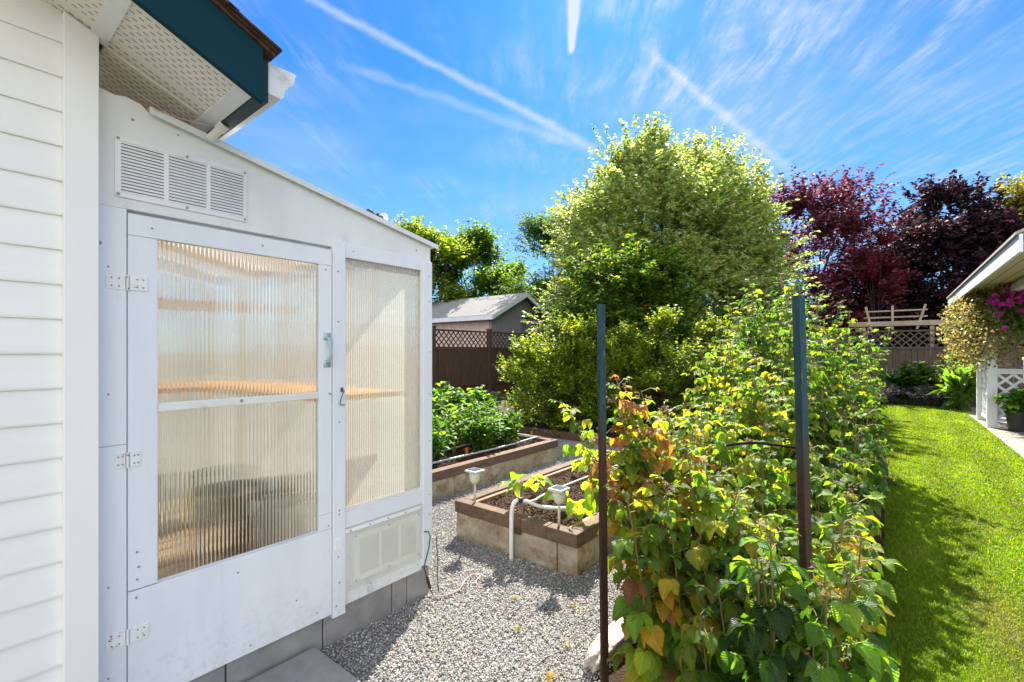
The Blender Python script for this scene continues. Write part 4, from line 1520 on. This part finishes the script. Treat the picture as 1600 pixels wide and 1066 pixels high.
# purple trees behind the back fence
x, y = pos(1272, 22)
crown_tree('purple_plum_tree', 'open purple-red plum tree behind the fence with sky showing through', x, y, 3.0, .17, 3000, .17,
           [(.12, .032, .05), (.20, .055, .08), (.06, .022, .036), (.28, .09, .12)], [4, 2.5, 3, .8],
           [(2.0, 3.0, 2.6), (4.0, 3.6, 3.2), (6.0, 3.75, 3.3), (7.6, 3.1, 2.6), (8.6, 1.9, 1.5), (9.2, .7, .6)], group='purple leaved trees', per=14, L=.9, upb=.45, lumps=62, bark='bark_dark', inner=.35, mat='leaf_purple')
x, y = pos(1482, 20.5)
crown_tree('purple_maple_tree', 'dense blackish purple maple behind the fence and the gazebo eave', x, y, 2.2, .22, 7000, .17,
           [(.040, .022, .030), (.060, .032, .040), (.11, .058, .048), (.020, .015, .021)], [5, 3, 1.1, 3],
           [(1.6, 3.6, 3.2), (3.4, 4.0, 3.6), (5.0, 3.6, 3.2), (6.5, 2.5, 2.3), (7.7, 1.3, 1.2), (8.7, .4, .4)], group='purple leaved trees', per=15, L=.6, upb=.3, lumps=120, bark='bark_dark', mat='leaf_purple', inner=.5)
x, y = pos(1362, 18.4)  # branch highlights put into leaf colour as a small crimson crown
crown_tree('crimson_highlight', 'crimson leaves standing in for branch highlights in front of the blackish maple', x, y, 1.8, .06, 420, .15,
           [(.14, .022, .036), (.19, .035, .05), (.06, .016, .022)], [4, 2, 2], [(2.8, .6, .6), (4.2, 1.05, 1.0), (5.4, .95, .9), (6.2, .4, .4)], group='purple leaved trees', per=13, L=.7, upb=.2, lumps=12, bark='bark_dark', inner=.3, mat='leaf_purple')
x, y = pos(1612, 19)
crown_tree('golden_tree', 'bright yellow-green tree cut by the picture edge above the gazebo roof', x, y, 2.0, .14, 1500, .16,
           [(.30, .27, .03), (.24, .25, .03), (.36, .31, .05)], [3, 3, 1], [(3.0, 1.4, 1.2), (5.0, 1.8, 1.6), (7.0, 1.6, 1.3), (8.5, .7, .5)], per=14, L=.7, lumps=26, mat='leaf_pale')
# trees behind the shed
x, y = pos(748, 27)
crown_tree('cherry_tree', 'upright green tree behind the shed, just beyond the greenhouse roof', x, y, 2.6, .16, 3000, .20,
           [(.075, .15, .022), (.12, .20, .03), (.04, .09, .016)], [4, 2, 3], [(2.0, 2.8, 2.6), (4.4, 3.3, 3.0), (6.0, 2.6, 2.6), (7.2, 1.7, 1.6), (8.5, .5, .45)], group='green trees behind the shed', per=14, L=1.2, upb=1.0, lumps=30, inner=.2)
x, y = pos(672, 25)
crown_tree('cherry_tree', 'yellow-green tree at the low end of the greenhouse roof', x, y, 2.6, .16, 2800, .19,
           [(.12, .18, .025), (.19, .24, .035), (.06, .11, .018)], [4, 2, 3], [(2.0, 2.3, 2.2), (4.6, 2.6, 2.4), (6.6, 2.2, 2.1), (7.7, 1.4, 1.3), (8.3, .6, .5)], group='green trees behind the shed', per=14, L=1.0, upb=.6, lumps=34, inner=.25)
x, y = pos(858, 23)
crown_tree('drooping_tree', 'dark green tree with long arching branches beside the pale maple', x, y, 2.4, .16, 2300, .15,
           [(.045, .10, .018), (.08, .14, .022), (.03, .07, .014)], [4, 2, 3], [(1.5, 2.4, 2.2), (3.8, 2.7, 2.4), (6.0, 2.5, 2.3), (7.2, 1.9, 1.7), (8.0, 1.0, .9)], per=26, L=1.9, upb=.35, droop=.42, lumps=26, tpl='LANCE_LO', inner=.2)
x, y = pos(806, 30)
crown_tree('pale_tree', 'pale green low tree far beyond the shed roof', x, y, 1.6, .12, 900, .22,
           [(.14, .20, .04), (.20, .25, .06)], [3, 2], [(1.5, 2.4, 2.4), (3.0, 2.6, 2.4), (4.2, 1.8, 1.8), (5.0, .7, .7)], group='green trees behind the shed', per=13, L=.9, lumps=22)
x, y = pos(1308, 34)
crown_tree('conifer_tree', 'narrow hazy conifer in the gap between the purple trees', x, y, 1.0, .14, 900, .26,
           [(.11, .15, .07), (.15, .19, .09)], [3, 2], [(.8, 1.1, 1.1), (3.0, .95, .95), (5.0, .6, .6), (6.6, .2, .2)], per=13, L=.5, lumps=30, droop=.2)
# vine shoot looking over the greenhouse roof
t_ = thing('climbing_vine', 'single green vine tip showing over the greenhouse roof edge', 'vine', (-.55, 2.6, 0))
pl = Plant()
ln = smoothline([(-.62, 2.45, 0), (-.64, 2.40, 1.2), (-.60, 2.35, 2.3), (-.62, 2.30, 2.75), (-.59, 2.28, 2.86)], 6)
pl.tubes.tube([tuple(p) for p in ln], .005, 5)
k = 46
ii = rng.integers(3, len(ln), k)
ii[:14] = len(ln) - 1
P = np.array([tuple(ln[i]) for i in ii]) + rng.normal(0, .02, (k, 3))
D = unit(k) + np.array([0, 0, .2])
pl.leaf('LEAF_MID', P, D, unit(k) + np.array([0, 0, 1]), rng.uniform(.06, .10, k), palette(k, [(.20, .26, .03), (.12, .2, .03)], [2, 1]))
pl.tubes.build('stem', 'green_stem', t_); pl.foliage('foliage', 'leaf', t_)
# ================================================================== FENCES
def lattice(mm, x0, x1, z0, z1, axis, c, pitch=.135, w=.036, t=.008):
    """diagonal laths in a plane; axis 'x': plane y=c, axis 'y': plane x=c"""
    H = z1 - z0
    s = x0 - H
    def P(a, z, off): return (a, c + off, z) if axis == 'x' else (c + off, a, z)
    nv = (0, 1, 0) if axis == 'x' else (1, 0, 0)
    while s < x1 + H:
        for sgn, off in ((1, t * .55), (-1, -t * .55)):
            a0, a1 = (s, s + H) if sgn > 0 else (s + H, s)
            za, zb = z0, z1
            if sgn > 0:
                lo, hi = max(a0, x0), min(a1, x1)
                if hi - lo > .01: mm.bar(P(lo, z0 + (lo - a0), off), P(hi, z0 + (hi - a0), off), w, t, nv)
            else:
                lo, hi = max(a1, x0), min(a0, x1)
                if hi - lo > .01: mm.bar(P(hi, z0 + (a0 - hi), off), P(lo, z0 + (a0 - lo), off), w, t, nv)
        s += pitch * 1.414
    return mm


def fence(label, axis, c, a0, posts, side, mat, latmat, H=2.10, L=.50):
    t_ = thing('lattice_fence', label, 'fence', ((posts[0], c, 0) if axis == 'x' else (c, posts[0], 0)), 'board fences with lattice tops')
    def B(mm, p0, p1, q0, q1, z0, z1):
        if axis == 'x': mm.box(p0, p1, q0, q1, z0, z1)
        else: mm.box(q0, q1, p0, p1, z0, z1)
    for p0, p1 in zip(posts[:-1], posts[1:]):
        mm = MB()
        p = p0 + .065; i = 0
        while p < p1 - .07:
            e = min(p + .138, p1 - .064)
            d = .003 * ((i * 7) % 3)
            B(mm, p, e - .005, c - .010 + d, c + .010 + d, .05, H - L - .06)
            p += .142; i += 1
        B(mm, p0 + .064, p1 - .064, c - .030, c + .030, H - L - .058, H - L)
        B(mm, p0 + .064, p1 - .064, c - .030 * side - .012, c - .030 * side + .012, .42, .51)
        mm.build('board_panel', mat, t_)
        mm = MB()
        lattice(mm, p0 + .066, p1 - .066, H - L + .004, H - .05, axis, c)
        B(mm, p0 + .064, p1 - .064, c - .030, c + .030, H - .048, H)
        mm.build('lattice_panel', latmat, t_)
    for p in posts:
        mm = MB()
        B(mm, p - .062, p + .062, c - .062, c + .062, -.05, H + .06)
        B(mm, p - .08, p + .08, c - .08, c + .08, H + .0605, H + .085)
        mm.build('post', mat, t_, bevel=.006)
    return t_


fence('dark brown board fence with a lattice top left of the blueberry bushes', 'x', 7.85, 0, [2.25, 4.63, 7.01, 9.39, 11.77, 14.1, 16.4], 1, 'fence', 'fence')
fence('weathered grey-brown board fence with lattice top at the end of the lawn', 'y', 16.4, 0, [7.72, 5.4, 3.0, .6, -1.05, -3.42, -5.8, -8.2][::-1], 1, 'fence_grey', 'fence_grey')

t_ = thing('arbor', 'pale wooden arbor top with slanted slats rising behind the far fence', 'arbor', (17.2, -2.3, 0))
for yy in (-1.5, -3.15):
    m = MB(); m.box(17.1, 17.2, yy - .05, yy + .05, 0, 2.25)
    m.build('post', 'arbor', t_)
m = MB(); m.box(17.06, 17.24, -3.5, -1.1, 2.26, 2.41); m.build('beam', 'arbor', t_, bevel=.01)
for z in (2.52, 2.72):
    m = MB(); m.box(17.13, 17.17, -3.05, -1.5, z, z + .045); m.build('rail', 'arbor', t_)
for y0, y1 in ((-1.70, -1.55), (-2.22, -2.22), (-2.80, -3.0)):
    m = MB(); m.bar((17.10, y0, 2.15), (17.10, y1, 2.90), .06, .04, (1, 0, 0)); m.build('slat', 'arbor', t_)

# ================================================================== SHED
shed = thing('shed', 'pinkish panelled shed with a grey shingle gable roof beyond the left fence', 'shed', (14.2, 13, 0))
X0, X1, Y0, Y1 = 12.4, 16.3, 10.4, 17.0
ze, zr = 2.98, 3.92
xm = (X0 + X1) / 2
m = MB()
m.box(X0 + .004, X0 + .15, Y0 + .15, Y1, 0, ze)
y_ = Y0 + .15
while y_ < Y1:
    m.box(X0 - .012, X0 + .003, y_ + .51, y_ + .53, 0, ze); y_ += .55
m.build('side_wall', 'shed_wall', shed)
m = MB()
m.extrude([(X0, Y0, 0), (X1, Y0, 0), (X1, Y0, ze), (xm, Y0, zr), (X0, Y0, ze)], (0, .14, 0))
for k in range(1, 7):
    x = X0 + k * .62
    m.box(x - .012, x + .012, Y0 - .012, Y0 - .001, 0, min(zr, ze + (zr - ze) * (1 - abs(x - xm) / (xm - X0))) - .05)
m.box(X0, X1, Y0 - .016, Y0 - .0005, ze - .02, ze + .03)
m.build('gable_wall', 'shed_gable', shed)
m = MB()
sl = (zr - ze) / (xm - X0)
o_ = .30
for s in (-1, 1):
    xe = xm + s * (xm - X0 + o_)
    z0_ = ze - o_ * sl
    m.extrude([(xm, Y0 - .32, zr + .06), (xe, Y0 - .32, z0_ + .06), (xe, Y0 - .32, z0_ + .10), (xm, Y0 - .32, zr + .10)], (0, Y1 - Y0 + .5, 0))
m.build('roof', 'shed_roof', shed)
m = MB()
for s in (-1, 1):
    xe = xm + s * (xm - X0 + o_ + .01)
    z0_ = ze - (o_ + .01) * sl
    m.extrude([(xm, Y0 - .345, zr + .085), (xe, Y0 - .345, z0_ + .085), (xe, Y0 - .345, z0_ - .09), (xm, Y0 - .345, zr - .09)], (0, .022, 0))
m.box(X0 - o_ - .035, X0 - o_ - .011, Y0 - .32, Y1, ze - o_ * sl - .10, ze - o_ * sl + .08)
m.build('roof_trim', 'shed_trim', shed)

# ================================================================== GAZEBO
gz = thing('gazebo', 'white gazebo with lattice sides and boarded eave at the right edge', 'gazebo', (9.5, -4.6, 0))
PY = -3.68
for x, y in ((10.96, PY), (12.28, PY), (7.0, PY), (10.96, -6.6), (12.28, -6.6), (7.0, -6.6)):
    m = MB(); m.box(x - .07, x + .07, y - .07, y + .07, 0, 2.50)
    m.build('post', 'white_post', gz, bevel=.004)
m = MB()
lattice(m, 11.04, 12.20, .16, 2.1, 'x', PY, .13, .04, .009)
m.box(11.035, 12.205, PY - .02, PY + .02, .10, .16)
m.build('lattice_panel', 'white_post', gz)
m = MB()
lattice(m, -6.52, -3.76, .18, 1.02, 'y', 10.96, .15, .045, .010)
m.box(10.92, 11.0, -6.53, -3.755, 1.03, 1.13); m.box(10.94, 10.98, -6.53, -3.755, .12, .18)
m.build('lattice_panel', 'white_post', gz)
EZ = 2.50; EY = -3.22; XF = 12.72; XN = 5.2
m = MB(); m.box(XN, XF, EY - .001, EY + .03, EZ - .02, EZ + .17)
m.box(XF + .001, XF + .03, -7.2, EY + .03, EZ - .02, EZ + .17)
m.build('fascia', 'white_post', gz, bevel=.003)
m = MB(); m.box(XN, XF - .002, -7.2, EY - .003, EZ + .06, EZ + .08)
k = 0
y_ = EY - .02
while y_ > -6.9:
    m.box(XN, XF - .004, y_ - .135, y_, EZ + .045, EZ + .0595); y_ -= .145
m.build('eave_boards', 'soffit_wood', gz)
m = MB()
m.extrude([(XN, EY + .055, EZ + .165), (XN, -5.2, EZ + .165 + 1.0), (XN, -7.2, EZ + .17), (XN, -7.2, EZ + .20), (XN, -5.2, EZ + 1.2), (XN, EY + .055, EZ + .195)], (XF - XN + .06, 0, 0))
m.build('roof', 'gazebo_roof', gz)
m = MB(); m.box(6.9, 12.4, PY - .05, PY + .05, 2.40, 2.50); m.box(10.91, 11.01, -6.6, PY - .06, 2.40, 2.50)
m.build('beam', 'white_post', gz)
m = MB()
m.box(12.9, 13.1, -7.0, -4.4, 1.28, 1.34); m.box(12.9, 12.96, -7.0, -4.4, .9, 1.28)
for y_ in (-4.6, -5.4, -6.2): m.box(12.85, 12.899, y_ - .3, y_ + .05, 1.0, 1.24)
m.build('ledge', 'soffit_wood', gz)


def vine(name, label, pts, r, n, leaf, cols, probs, cat, group=None, hang=.3, petals=None):
    """mass of hanging leaves round a line of points"""
    t_ = thing(name, label, cat, pts[0], group)
    pl = Plant()
    L = smoothline(pts, 8)
    pl.tubes.tube([tuple(p) for p in L], .02, 6)
    A = np.array([tuple(p) for p in L])
    i = rng.integers(0, len(A), n)
    o = unit(n) * (rng.random((n, 1)) ** .45) * r
    o[:, 2] *= 1.0
    P = A[i] + o
    lump = np.sin(P[:, 0] * 7) * np.sin(P[:, 1] * 9 + 1) * np.sin(P[:, 2] * 8)
    P[:, 2] += lump * .12
    drop = rng.random(n) < .35
    P[drop, 2] -= rng.random(drop.sum()) * hang
    D = unit(n) + np.array([0, 0, -.5])
    pl.leaf('KITE', P, D, unit(n) + np.array([0, 0, .8]), leaf * rng.uniform(.6, 1.3, n), palette(n, cols, probs))
    pl.tubes.build('stem', 'bark', t_); pl.foliage('foliage', 'leaf_pale', t_)
    if petals:
        k, sz, cl, off, sp = petals
        pp = Plant()
        C = A[rng.integers(0, len(A), k)] + np.array(off) + unit(k) * (rng.random((k, 1)) ** .4) * sp
        for c in C:
            q = 7
            az = np.linspace(0, 2 * pi, q, endpoint=False)
            nrm = norm((rng.normal(0, .5, 3) + np.array([-.7, .1, .2]))[None])[0]
            a = norm(np.cross(nrm, [0, 0, 1.])[None])[0]; b = np.cross(nrm, a)
            D = np.cos(az)[:, None] * a + np.sin(az)[:, None] * b + nrm * .35
            pp.leaf('LEAF_LO', np.repeat(c[None], q, 0), D, np.repeat(nrm[None], q, 0), sz * rng.uniform(.8, 1.2, q), palette(q, cl, [1] * len(cl), .1))
        pp.foliage('blossom', 'petal', t_)
    return t_


vine('climbing_vine', 'yellow-brown variegated vine hanging over the gazebo lattice', [(12.7, PY + .15, 1.95), (12.0, PY + .18, 2.15), (11.1, PY + .15, 2.25), (10.3, PY + .05, 2.3), (9.5, PY - .05, 2.35)], .52, 15000, .060,
     [(.26, .21, .09), (.17, .17, .05), (.32, .28, .18), (.09, .10, .035), (.20, .13, .085)], [3, 3, 2, 3.4, 1.6], 'vine', hang=.75)
vine('hanging_basket', 'hanging plant with magenta flowers under the gazebo eave', [(8.95, PY - .03, 2.30), (8.88, PY - .05, 2.15), (8.8, PY - .08, 2.0)], .27, 2200, .07,
     [(.10, .16, .03), (.20, .20, .06)], [2, 1], 'hanging plant', hang=.3, petals=(70, .045, [(.62, .03, .36), (.75, .06, .48), (.50, .02, .30)], (-.08, .10, .05), .27))
p1 = pot('flower_pot', 'dark pot with green plants beside the gazebo post', 'pot', (10.62, -3.98, 0), .17, .36, 'black', True, 'pots under the gazebo')
p2 = pot('flower_pot', 'grey-brown pot with leafy plant at the right edge under the gazebo', 'pot', (10.45, -4.38, 0), .19, .34, 'pot_grey', True, 'pots under the gazebo')
bushy('potted_plant', 'bright green plant growing in the dark pot under the gazebo', 10.62, -3.98, .30, .24, .24, .45, 30, 'LEAF_MID', .13, [(.08, .18, .03), (.12, .24, .04)], [2, 1], 'plant', 'plants in the gazebo pots', 14)
bushy('potted_plant', 'dark green plant in the grey-brown pot under the gazebo', 10.45, -4.38, .28, .26, .26, .30, 26, 'LEAF_MID', .12, [(.05, .13, .025), (.08, .17, .03)], [2, 1], 'plant', 'plants in the gazebo pots', 14)

# planting at the end of the lawn
bushy('heather', 'low greyish purple shrub along the end of the lawn', 14.95, -1.9, 0, .5, .75, .62, 90, 'KITE', .06, [(.26, .21, .22), (.19, .16, .15), (.12, .115, .08), (.36, .30, .31)], [3, 3, 2, 1.5], 'shrub', 'low shrubs at the end of the lawn', 34, 'bark', mat='petal')
bushy('heather', 'second greyish purple low shrub, nearer the path', 14.85, -3.0, 0, .45, .62, .55, 70, 'KITE', .06, [(.26, .21, .22), (.19, .16, .15), (.12, .115, .08), (.36, .30, .31)], [3, 3, 2, 1.5], 'shrub', 'low shrubs at the end of the lawn', 34, 'bark', mat='petal')
bushy('green_shrub', 'broad leaved dark green shrub against the far fence', 15.6, -2.6, 0, .55, .8, 1.25, 60, 'LEAF_LO', .16, [(.04, .10, .02), (.07, .15, .03), (.03, .07, .015)], [3, 2, 2], 'shrub', 'green shrubs by the far fence', 22)
bushy('green_shrub', 'yellow-green leafy shrub beside the gazebo lattice', 14.9, -3.55, 0, .5, .5, 1.5, 60, 'LEAF_LO', .13, [(.14, .22, .03), (.22, .28, .04), (.06, .12, .02)], [3, 2, 2], 'shrub', 'green shrubs by the far fence', 24)
bushy('green_shrub', 'dark shrub behind the end of the raspberry row', 15.4, -1.2, 0, .6, .6, .8, 50, 'LEAF_LO', .12, [(.035, .085, .02), (.06, .12, .03)], [3, 2], 'shrub', 'green shrubs by the far fence', 22)
bushy('iris', 'sword leaved plant at the corner of the path', 14.3, -3.52, 0, .22, .22, .75, 40, 'LANCE', .5, [(.06, .14, .03), (.10, .18, .04)], [2, 1], 'plant', None, 3, up=3.0)

# ================================================================== LAWN GRASS
def grass():
    parts = []
    for n_, p0, p1, d0 in ((330000, 1280, 1650, 2.0), (150000, 1650, 3200, .9)):
        k = int(n_ * 2.6)
        d = d0 + 13.2 * rng.random(k) ** 1.7
        px = rng.uniform(p0, p1, k)
        X = CAM.x + FWD.x * d + RGT.x * (px - 800) / 733 * d
        Y = CAM.y + FWD.y * d + RGT.y * (px - 800) / 733 * d
        ok = (Y < -2.12) & (Y > -3.565) & (X < 14.7) | ((X > 9.5) & (X < 14.6) & (Y < -.7) & (Y > -3.565))
        parts.append(np.stack([X[ok], Y[ok], d[ok]])[:, :n_])
    X, Y, d = np.concatenate(parts, 1)
    n = len(X)
    wear = .5 + .5 * np.sin(X * 2.1 + 1.3 * np.sin(Y * 3)) * np.sin(Y * 2.7 + .8 * np.sin(X * 1.7))
    h = rng.uniform(.022, .052, n) * (.75 + .35 * wear)
    w = .0016 + .00042 * d
    az = rng.uniform(0, 2 * pi, n)
    ln = rng.uniform(.15, .9, n)
    dx, dy = np.cos(az), np.sin(az)
    B = np.column_stack([X, Y, np.full(n, -.012)])
    side = np.column_stack([-dy, dx, np.zeros(n)]) * w[:, None]
    mid = B + np.column_stack([dx * ln * h * .35, dy * ln * h * .35, h * .62])
    tip = B + np.column_stack([dx * ln * h, dy * ln * h, h * (1 - .3 * ln)])
    V = np.stack([B - side, B + side, mid + side * .75, mid - side * .75, tip], 1).reshape(-1, 3)
    o = np.arange(n)[:, None] * 5
    F = np.concatenate([o + np.array([0, 1, 2]), o + np.array([0, 2, 3]), o + np.array([3, 2, 4])], 0)
    c = palette(n, [(.135, .225, .003), (.18, .26, .004), (.095, .17, .003), (.30, .29, .07)], [5, 3, 2, .35], .15)
    c *= (.85 + .25 * wear)[:, None]
    dry = (np.exp(-(((X - 1.7) / .5) ** 2 + ((Y + 2.62) / .16) ** 2)) + .35 * (np.sin(X * 3.7 + 2 * Y) * np.sin(Y * 5.1 - X * .9) > .72)) > rng.uniform(.15, 1, n)
    c[dry] = c[dry] * .5 + np.array([.17, .155, .06])
    tone = .92 + .12 * np.sin((Y + .05 * np.sin(X * 2)) * 2 * pi / .5)
    c *= tone[:, None]
    g = np_mesh('grass', V, F, 'grass', None, np.repeat(c, 5, 0), smooth=False)
    g['kind'] = 'stuff'


grass()

# ================================================================== CAMERA, SUN, SKY
cam = bpy.data.cameras.new('camera')
co = bpy.data.objects.new('camera', cam); col.objects.link(co)
co.location = CAM
co.rotation_euler = (R(90), 0, math.atan2(-FWD.x, FWD.y))
cam.sensor_width = 36; cam.lens = 36 * 733 / 1600
cam.shift_y = 17 / 1600
cam.clip_start = .05; cam.clip_end = 3000
sc.camera = co

SUN = Vector((.892, .451, 0)).normalized()
EL = R(45)
sv = Vector((SUN.x * cos(EL), SUN.y * cos(EL), sin(EL)))
ld = bpy.data.lights.new('sun', 'SUN'); ld.energy = SUN_E; ld.angle = R(.53); ld.color = (1, .94, .84)
lo = bpy.data.objects.new('sun', ld); col.objects.link(lo)
lo.rotation_euler = (-sv).to_track_quat('-Z', 'Y').to_euler()
lo.location = sv * 60

w = bpy.data.worlds.new('World'); sc.world = w; w.use_nodes = True
nt = w.node_tree; nt.nodes.clear(); t = NT(nt)
sky = t.n('TexSky', sky_type='NISHITA', sun_disc=False, sun_elevation=EL, sun_rotation=math.atan2(SUN.x, SUN.y), altitude=30, air_density=1.0, dust_density=.25, ozone_density=2.4)
base = t.mix(1, sky.outputs[0], SKY_TINT, 'MULTIPLY')
dirv = t.n('TexCoord').outputs['Generated']
X, Y, Z = t.xyz(dirv)
zz = t.math('MAXIMUM', Z, .04)
qx = t.math('DIVIDE', X, zz); qy = t.math('DIVIDE', Y, zz)          # spot on a cloud sheet overhead
FA = Vector((FWD.x + .068 * RGT.x, FWD.y + .068 * RGT.y)).normalized()
along = t.math('ADD', t.math('MULTIPLY', qx, FA.x), t.math('MULTIPLY', qy, FA.y))
acr = t.math('ADD', t.math('MULTIPLY', qx, -FA.y), t.math('MULTIPLY', qy, FA.x))
cmb = t.n('CombineXYZ'); t.put(cmb.inputs[0], along); t.put(cmb.inputs[1], acr)
q = cmb.outputs[0]
warp = t.noise(q, 1.3, 3, .5, '2D')
cmb2 = t.n('CombineXYZ'); t.put(cmb2.inputs[0], t.math('MULTIPLY', along, 1.6)); t.put(cmb2.inputs[1], t.math('ADD', t.math('MULTIPLY', acr, 8.0), t.math('MULTIPLY', warp, 1.1)))
st = t.noise(cmb2.outputs[0], 1.5, 8, .68, '2D')
patch = t.step(t.noise(q, .75, 3, .5, '2D'), .40, .66)
rightside = t.step(acr, .25, -.35)
cir = t.math('MULTIPLY', t.step(st, .34, .86), t.math('ADD', t.math('MULTIPLY', patch, .55), t.math('MULTIPLY', rightside, .55)))
zen = t.step(Z, .10, .33)
brk = t.step(t.noise(q, 3.2, 5, .65, '2D'), .22, .70)
cir = t.math('MULTIPLY', t.math('MULTIPLY', cir, zen), brk)
soft = t.math('MULTIPLY', t.step(t.noise(q, .55, 4, .6, '2D'), .38, .75), .22)


def skyp(px, py):
    d = FWD + RGT * ((px - 800) / 733) + Vector((0, 0, (550 - py) / 733))
    return Vector((d.x / d.z, d.y / d.z))


def trail(p0, p1, w0, w1, amp, rough=1.0):
    """contrail between two spots of the cloud sheet, w0..w1 wide"""
    a, b = skyp(*p0), skyp(*p1)
    d = (b - a); L = d.length; d = d / L
    s = t.math('DIVIDE', t.math('ADD', t.math('MULTIPLY', t.math('SUBTRACT', qx, a.x), d.x), t.math('MULTIPLY', t.math('SUBTRACT', qy, a.y), d.y)), L)
    c = t.math('ADD', t.math('MULTIPLY', t.math('SUBTRACT', qx, a.x), -d.y), t.math('MULTIPLY', t.math('SUBTRACT', qy, a.y), d.x))
    nz = t.math('SUBTRACT', t.noise(q, 9, 4, .6, '2D'), .5)
    c = t.math('ADD', c, t.math('MULTIPLY', nz, w0 * 1.1 * rough))
    wd = t.math('ADD', w0, t.math('MULTIPLY', s, w1 - w0))
    f = t.math('DIVIDE', t.math('ABSOLUTE', c), wd)
    prof = t.math('POWER', t.step(f, 1.0, 0.0), 1.4)
    ends = t.math('MULTIPLY', t.step(s, -.02, .10), t.step(s, 1.03, .80))
    tex = t.math('ADD', .55, t.math('MULTIPLY', t.noise(q, 14, 5, .65, '2D'), .9))
    return t.math('MULTIPLY', t.math('MULTIPLY', prof, ends), t.math('MULTIPLY', tex, amp))


tot = t.math('ADD', t.math('MULTIPLY', cir, .85), soft)
for a in (((430, -30), (955, 246), .034, .064, .48), ((520, 95), (955, 247), .055, .085, .24), ((892, 86), (906, -120), .016, .050, 1.6, .3), ((1000, 70), (1240, 272), .036, .064, .40)):
    tot = t.math('ADD', tot, trail(*a))
tot = t.math('MINIMUM', tot, 1.0)
hz = t.math('MULTIPLY', t.step(Z, .55, .02), .50)
base = t.mix(hz, base, HAZE)
c = t.mix(tot, base, CLOUD)
# bright cloud bank added opposite the sun, out of view, to light shaded walls
opp = t.math('ADD', t.math('MULTIPLY', X, -.892), t.math('MULTIPLY', Y, -.451))
cn = t.noise(t.scale(dirv, 1, 1, 1.9), 2.6, 6, .55)
fill_mask = t.math('MULTIPLY', t.step(cn, .40, .52), t.math('MULTIPLY', t.step(opp, .05, .35), t.step(Z, .0, .05)))
c = t.mix(fill_mask, c, FILL_CLOUD)
bg = t.n('Background'); t.put(bg.inputs[0], c); bg.inputs[1].default_value = SKY_S
out = t.n('OutputWorld'); t.link(bg.outputs[0], out.inputs[0])

sc.view_settings.view_transform = 'Standard'
sc.view_settings.look = 'None'
sc.view_settings.exposure = EXPO
sc.view_settings.gamma = 1
sc.render.engine = 'CYCLES'
cy = sc.cycles
cy.max_bounces = 10; cy.transparent_max_bounces = 16; cy.transmission_bounces = 8; cy.diffuse_bounces = 4; cy.glossy_bounces = 3
cy.use_denoising = True
cy.sample_clamp_indirect = 6
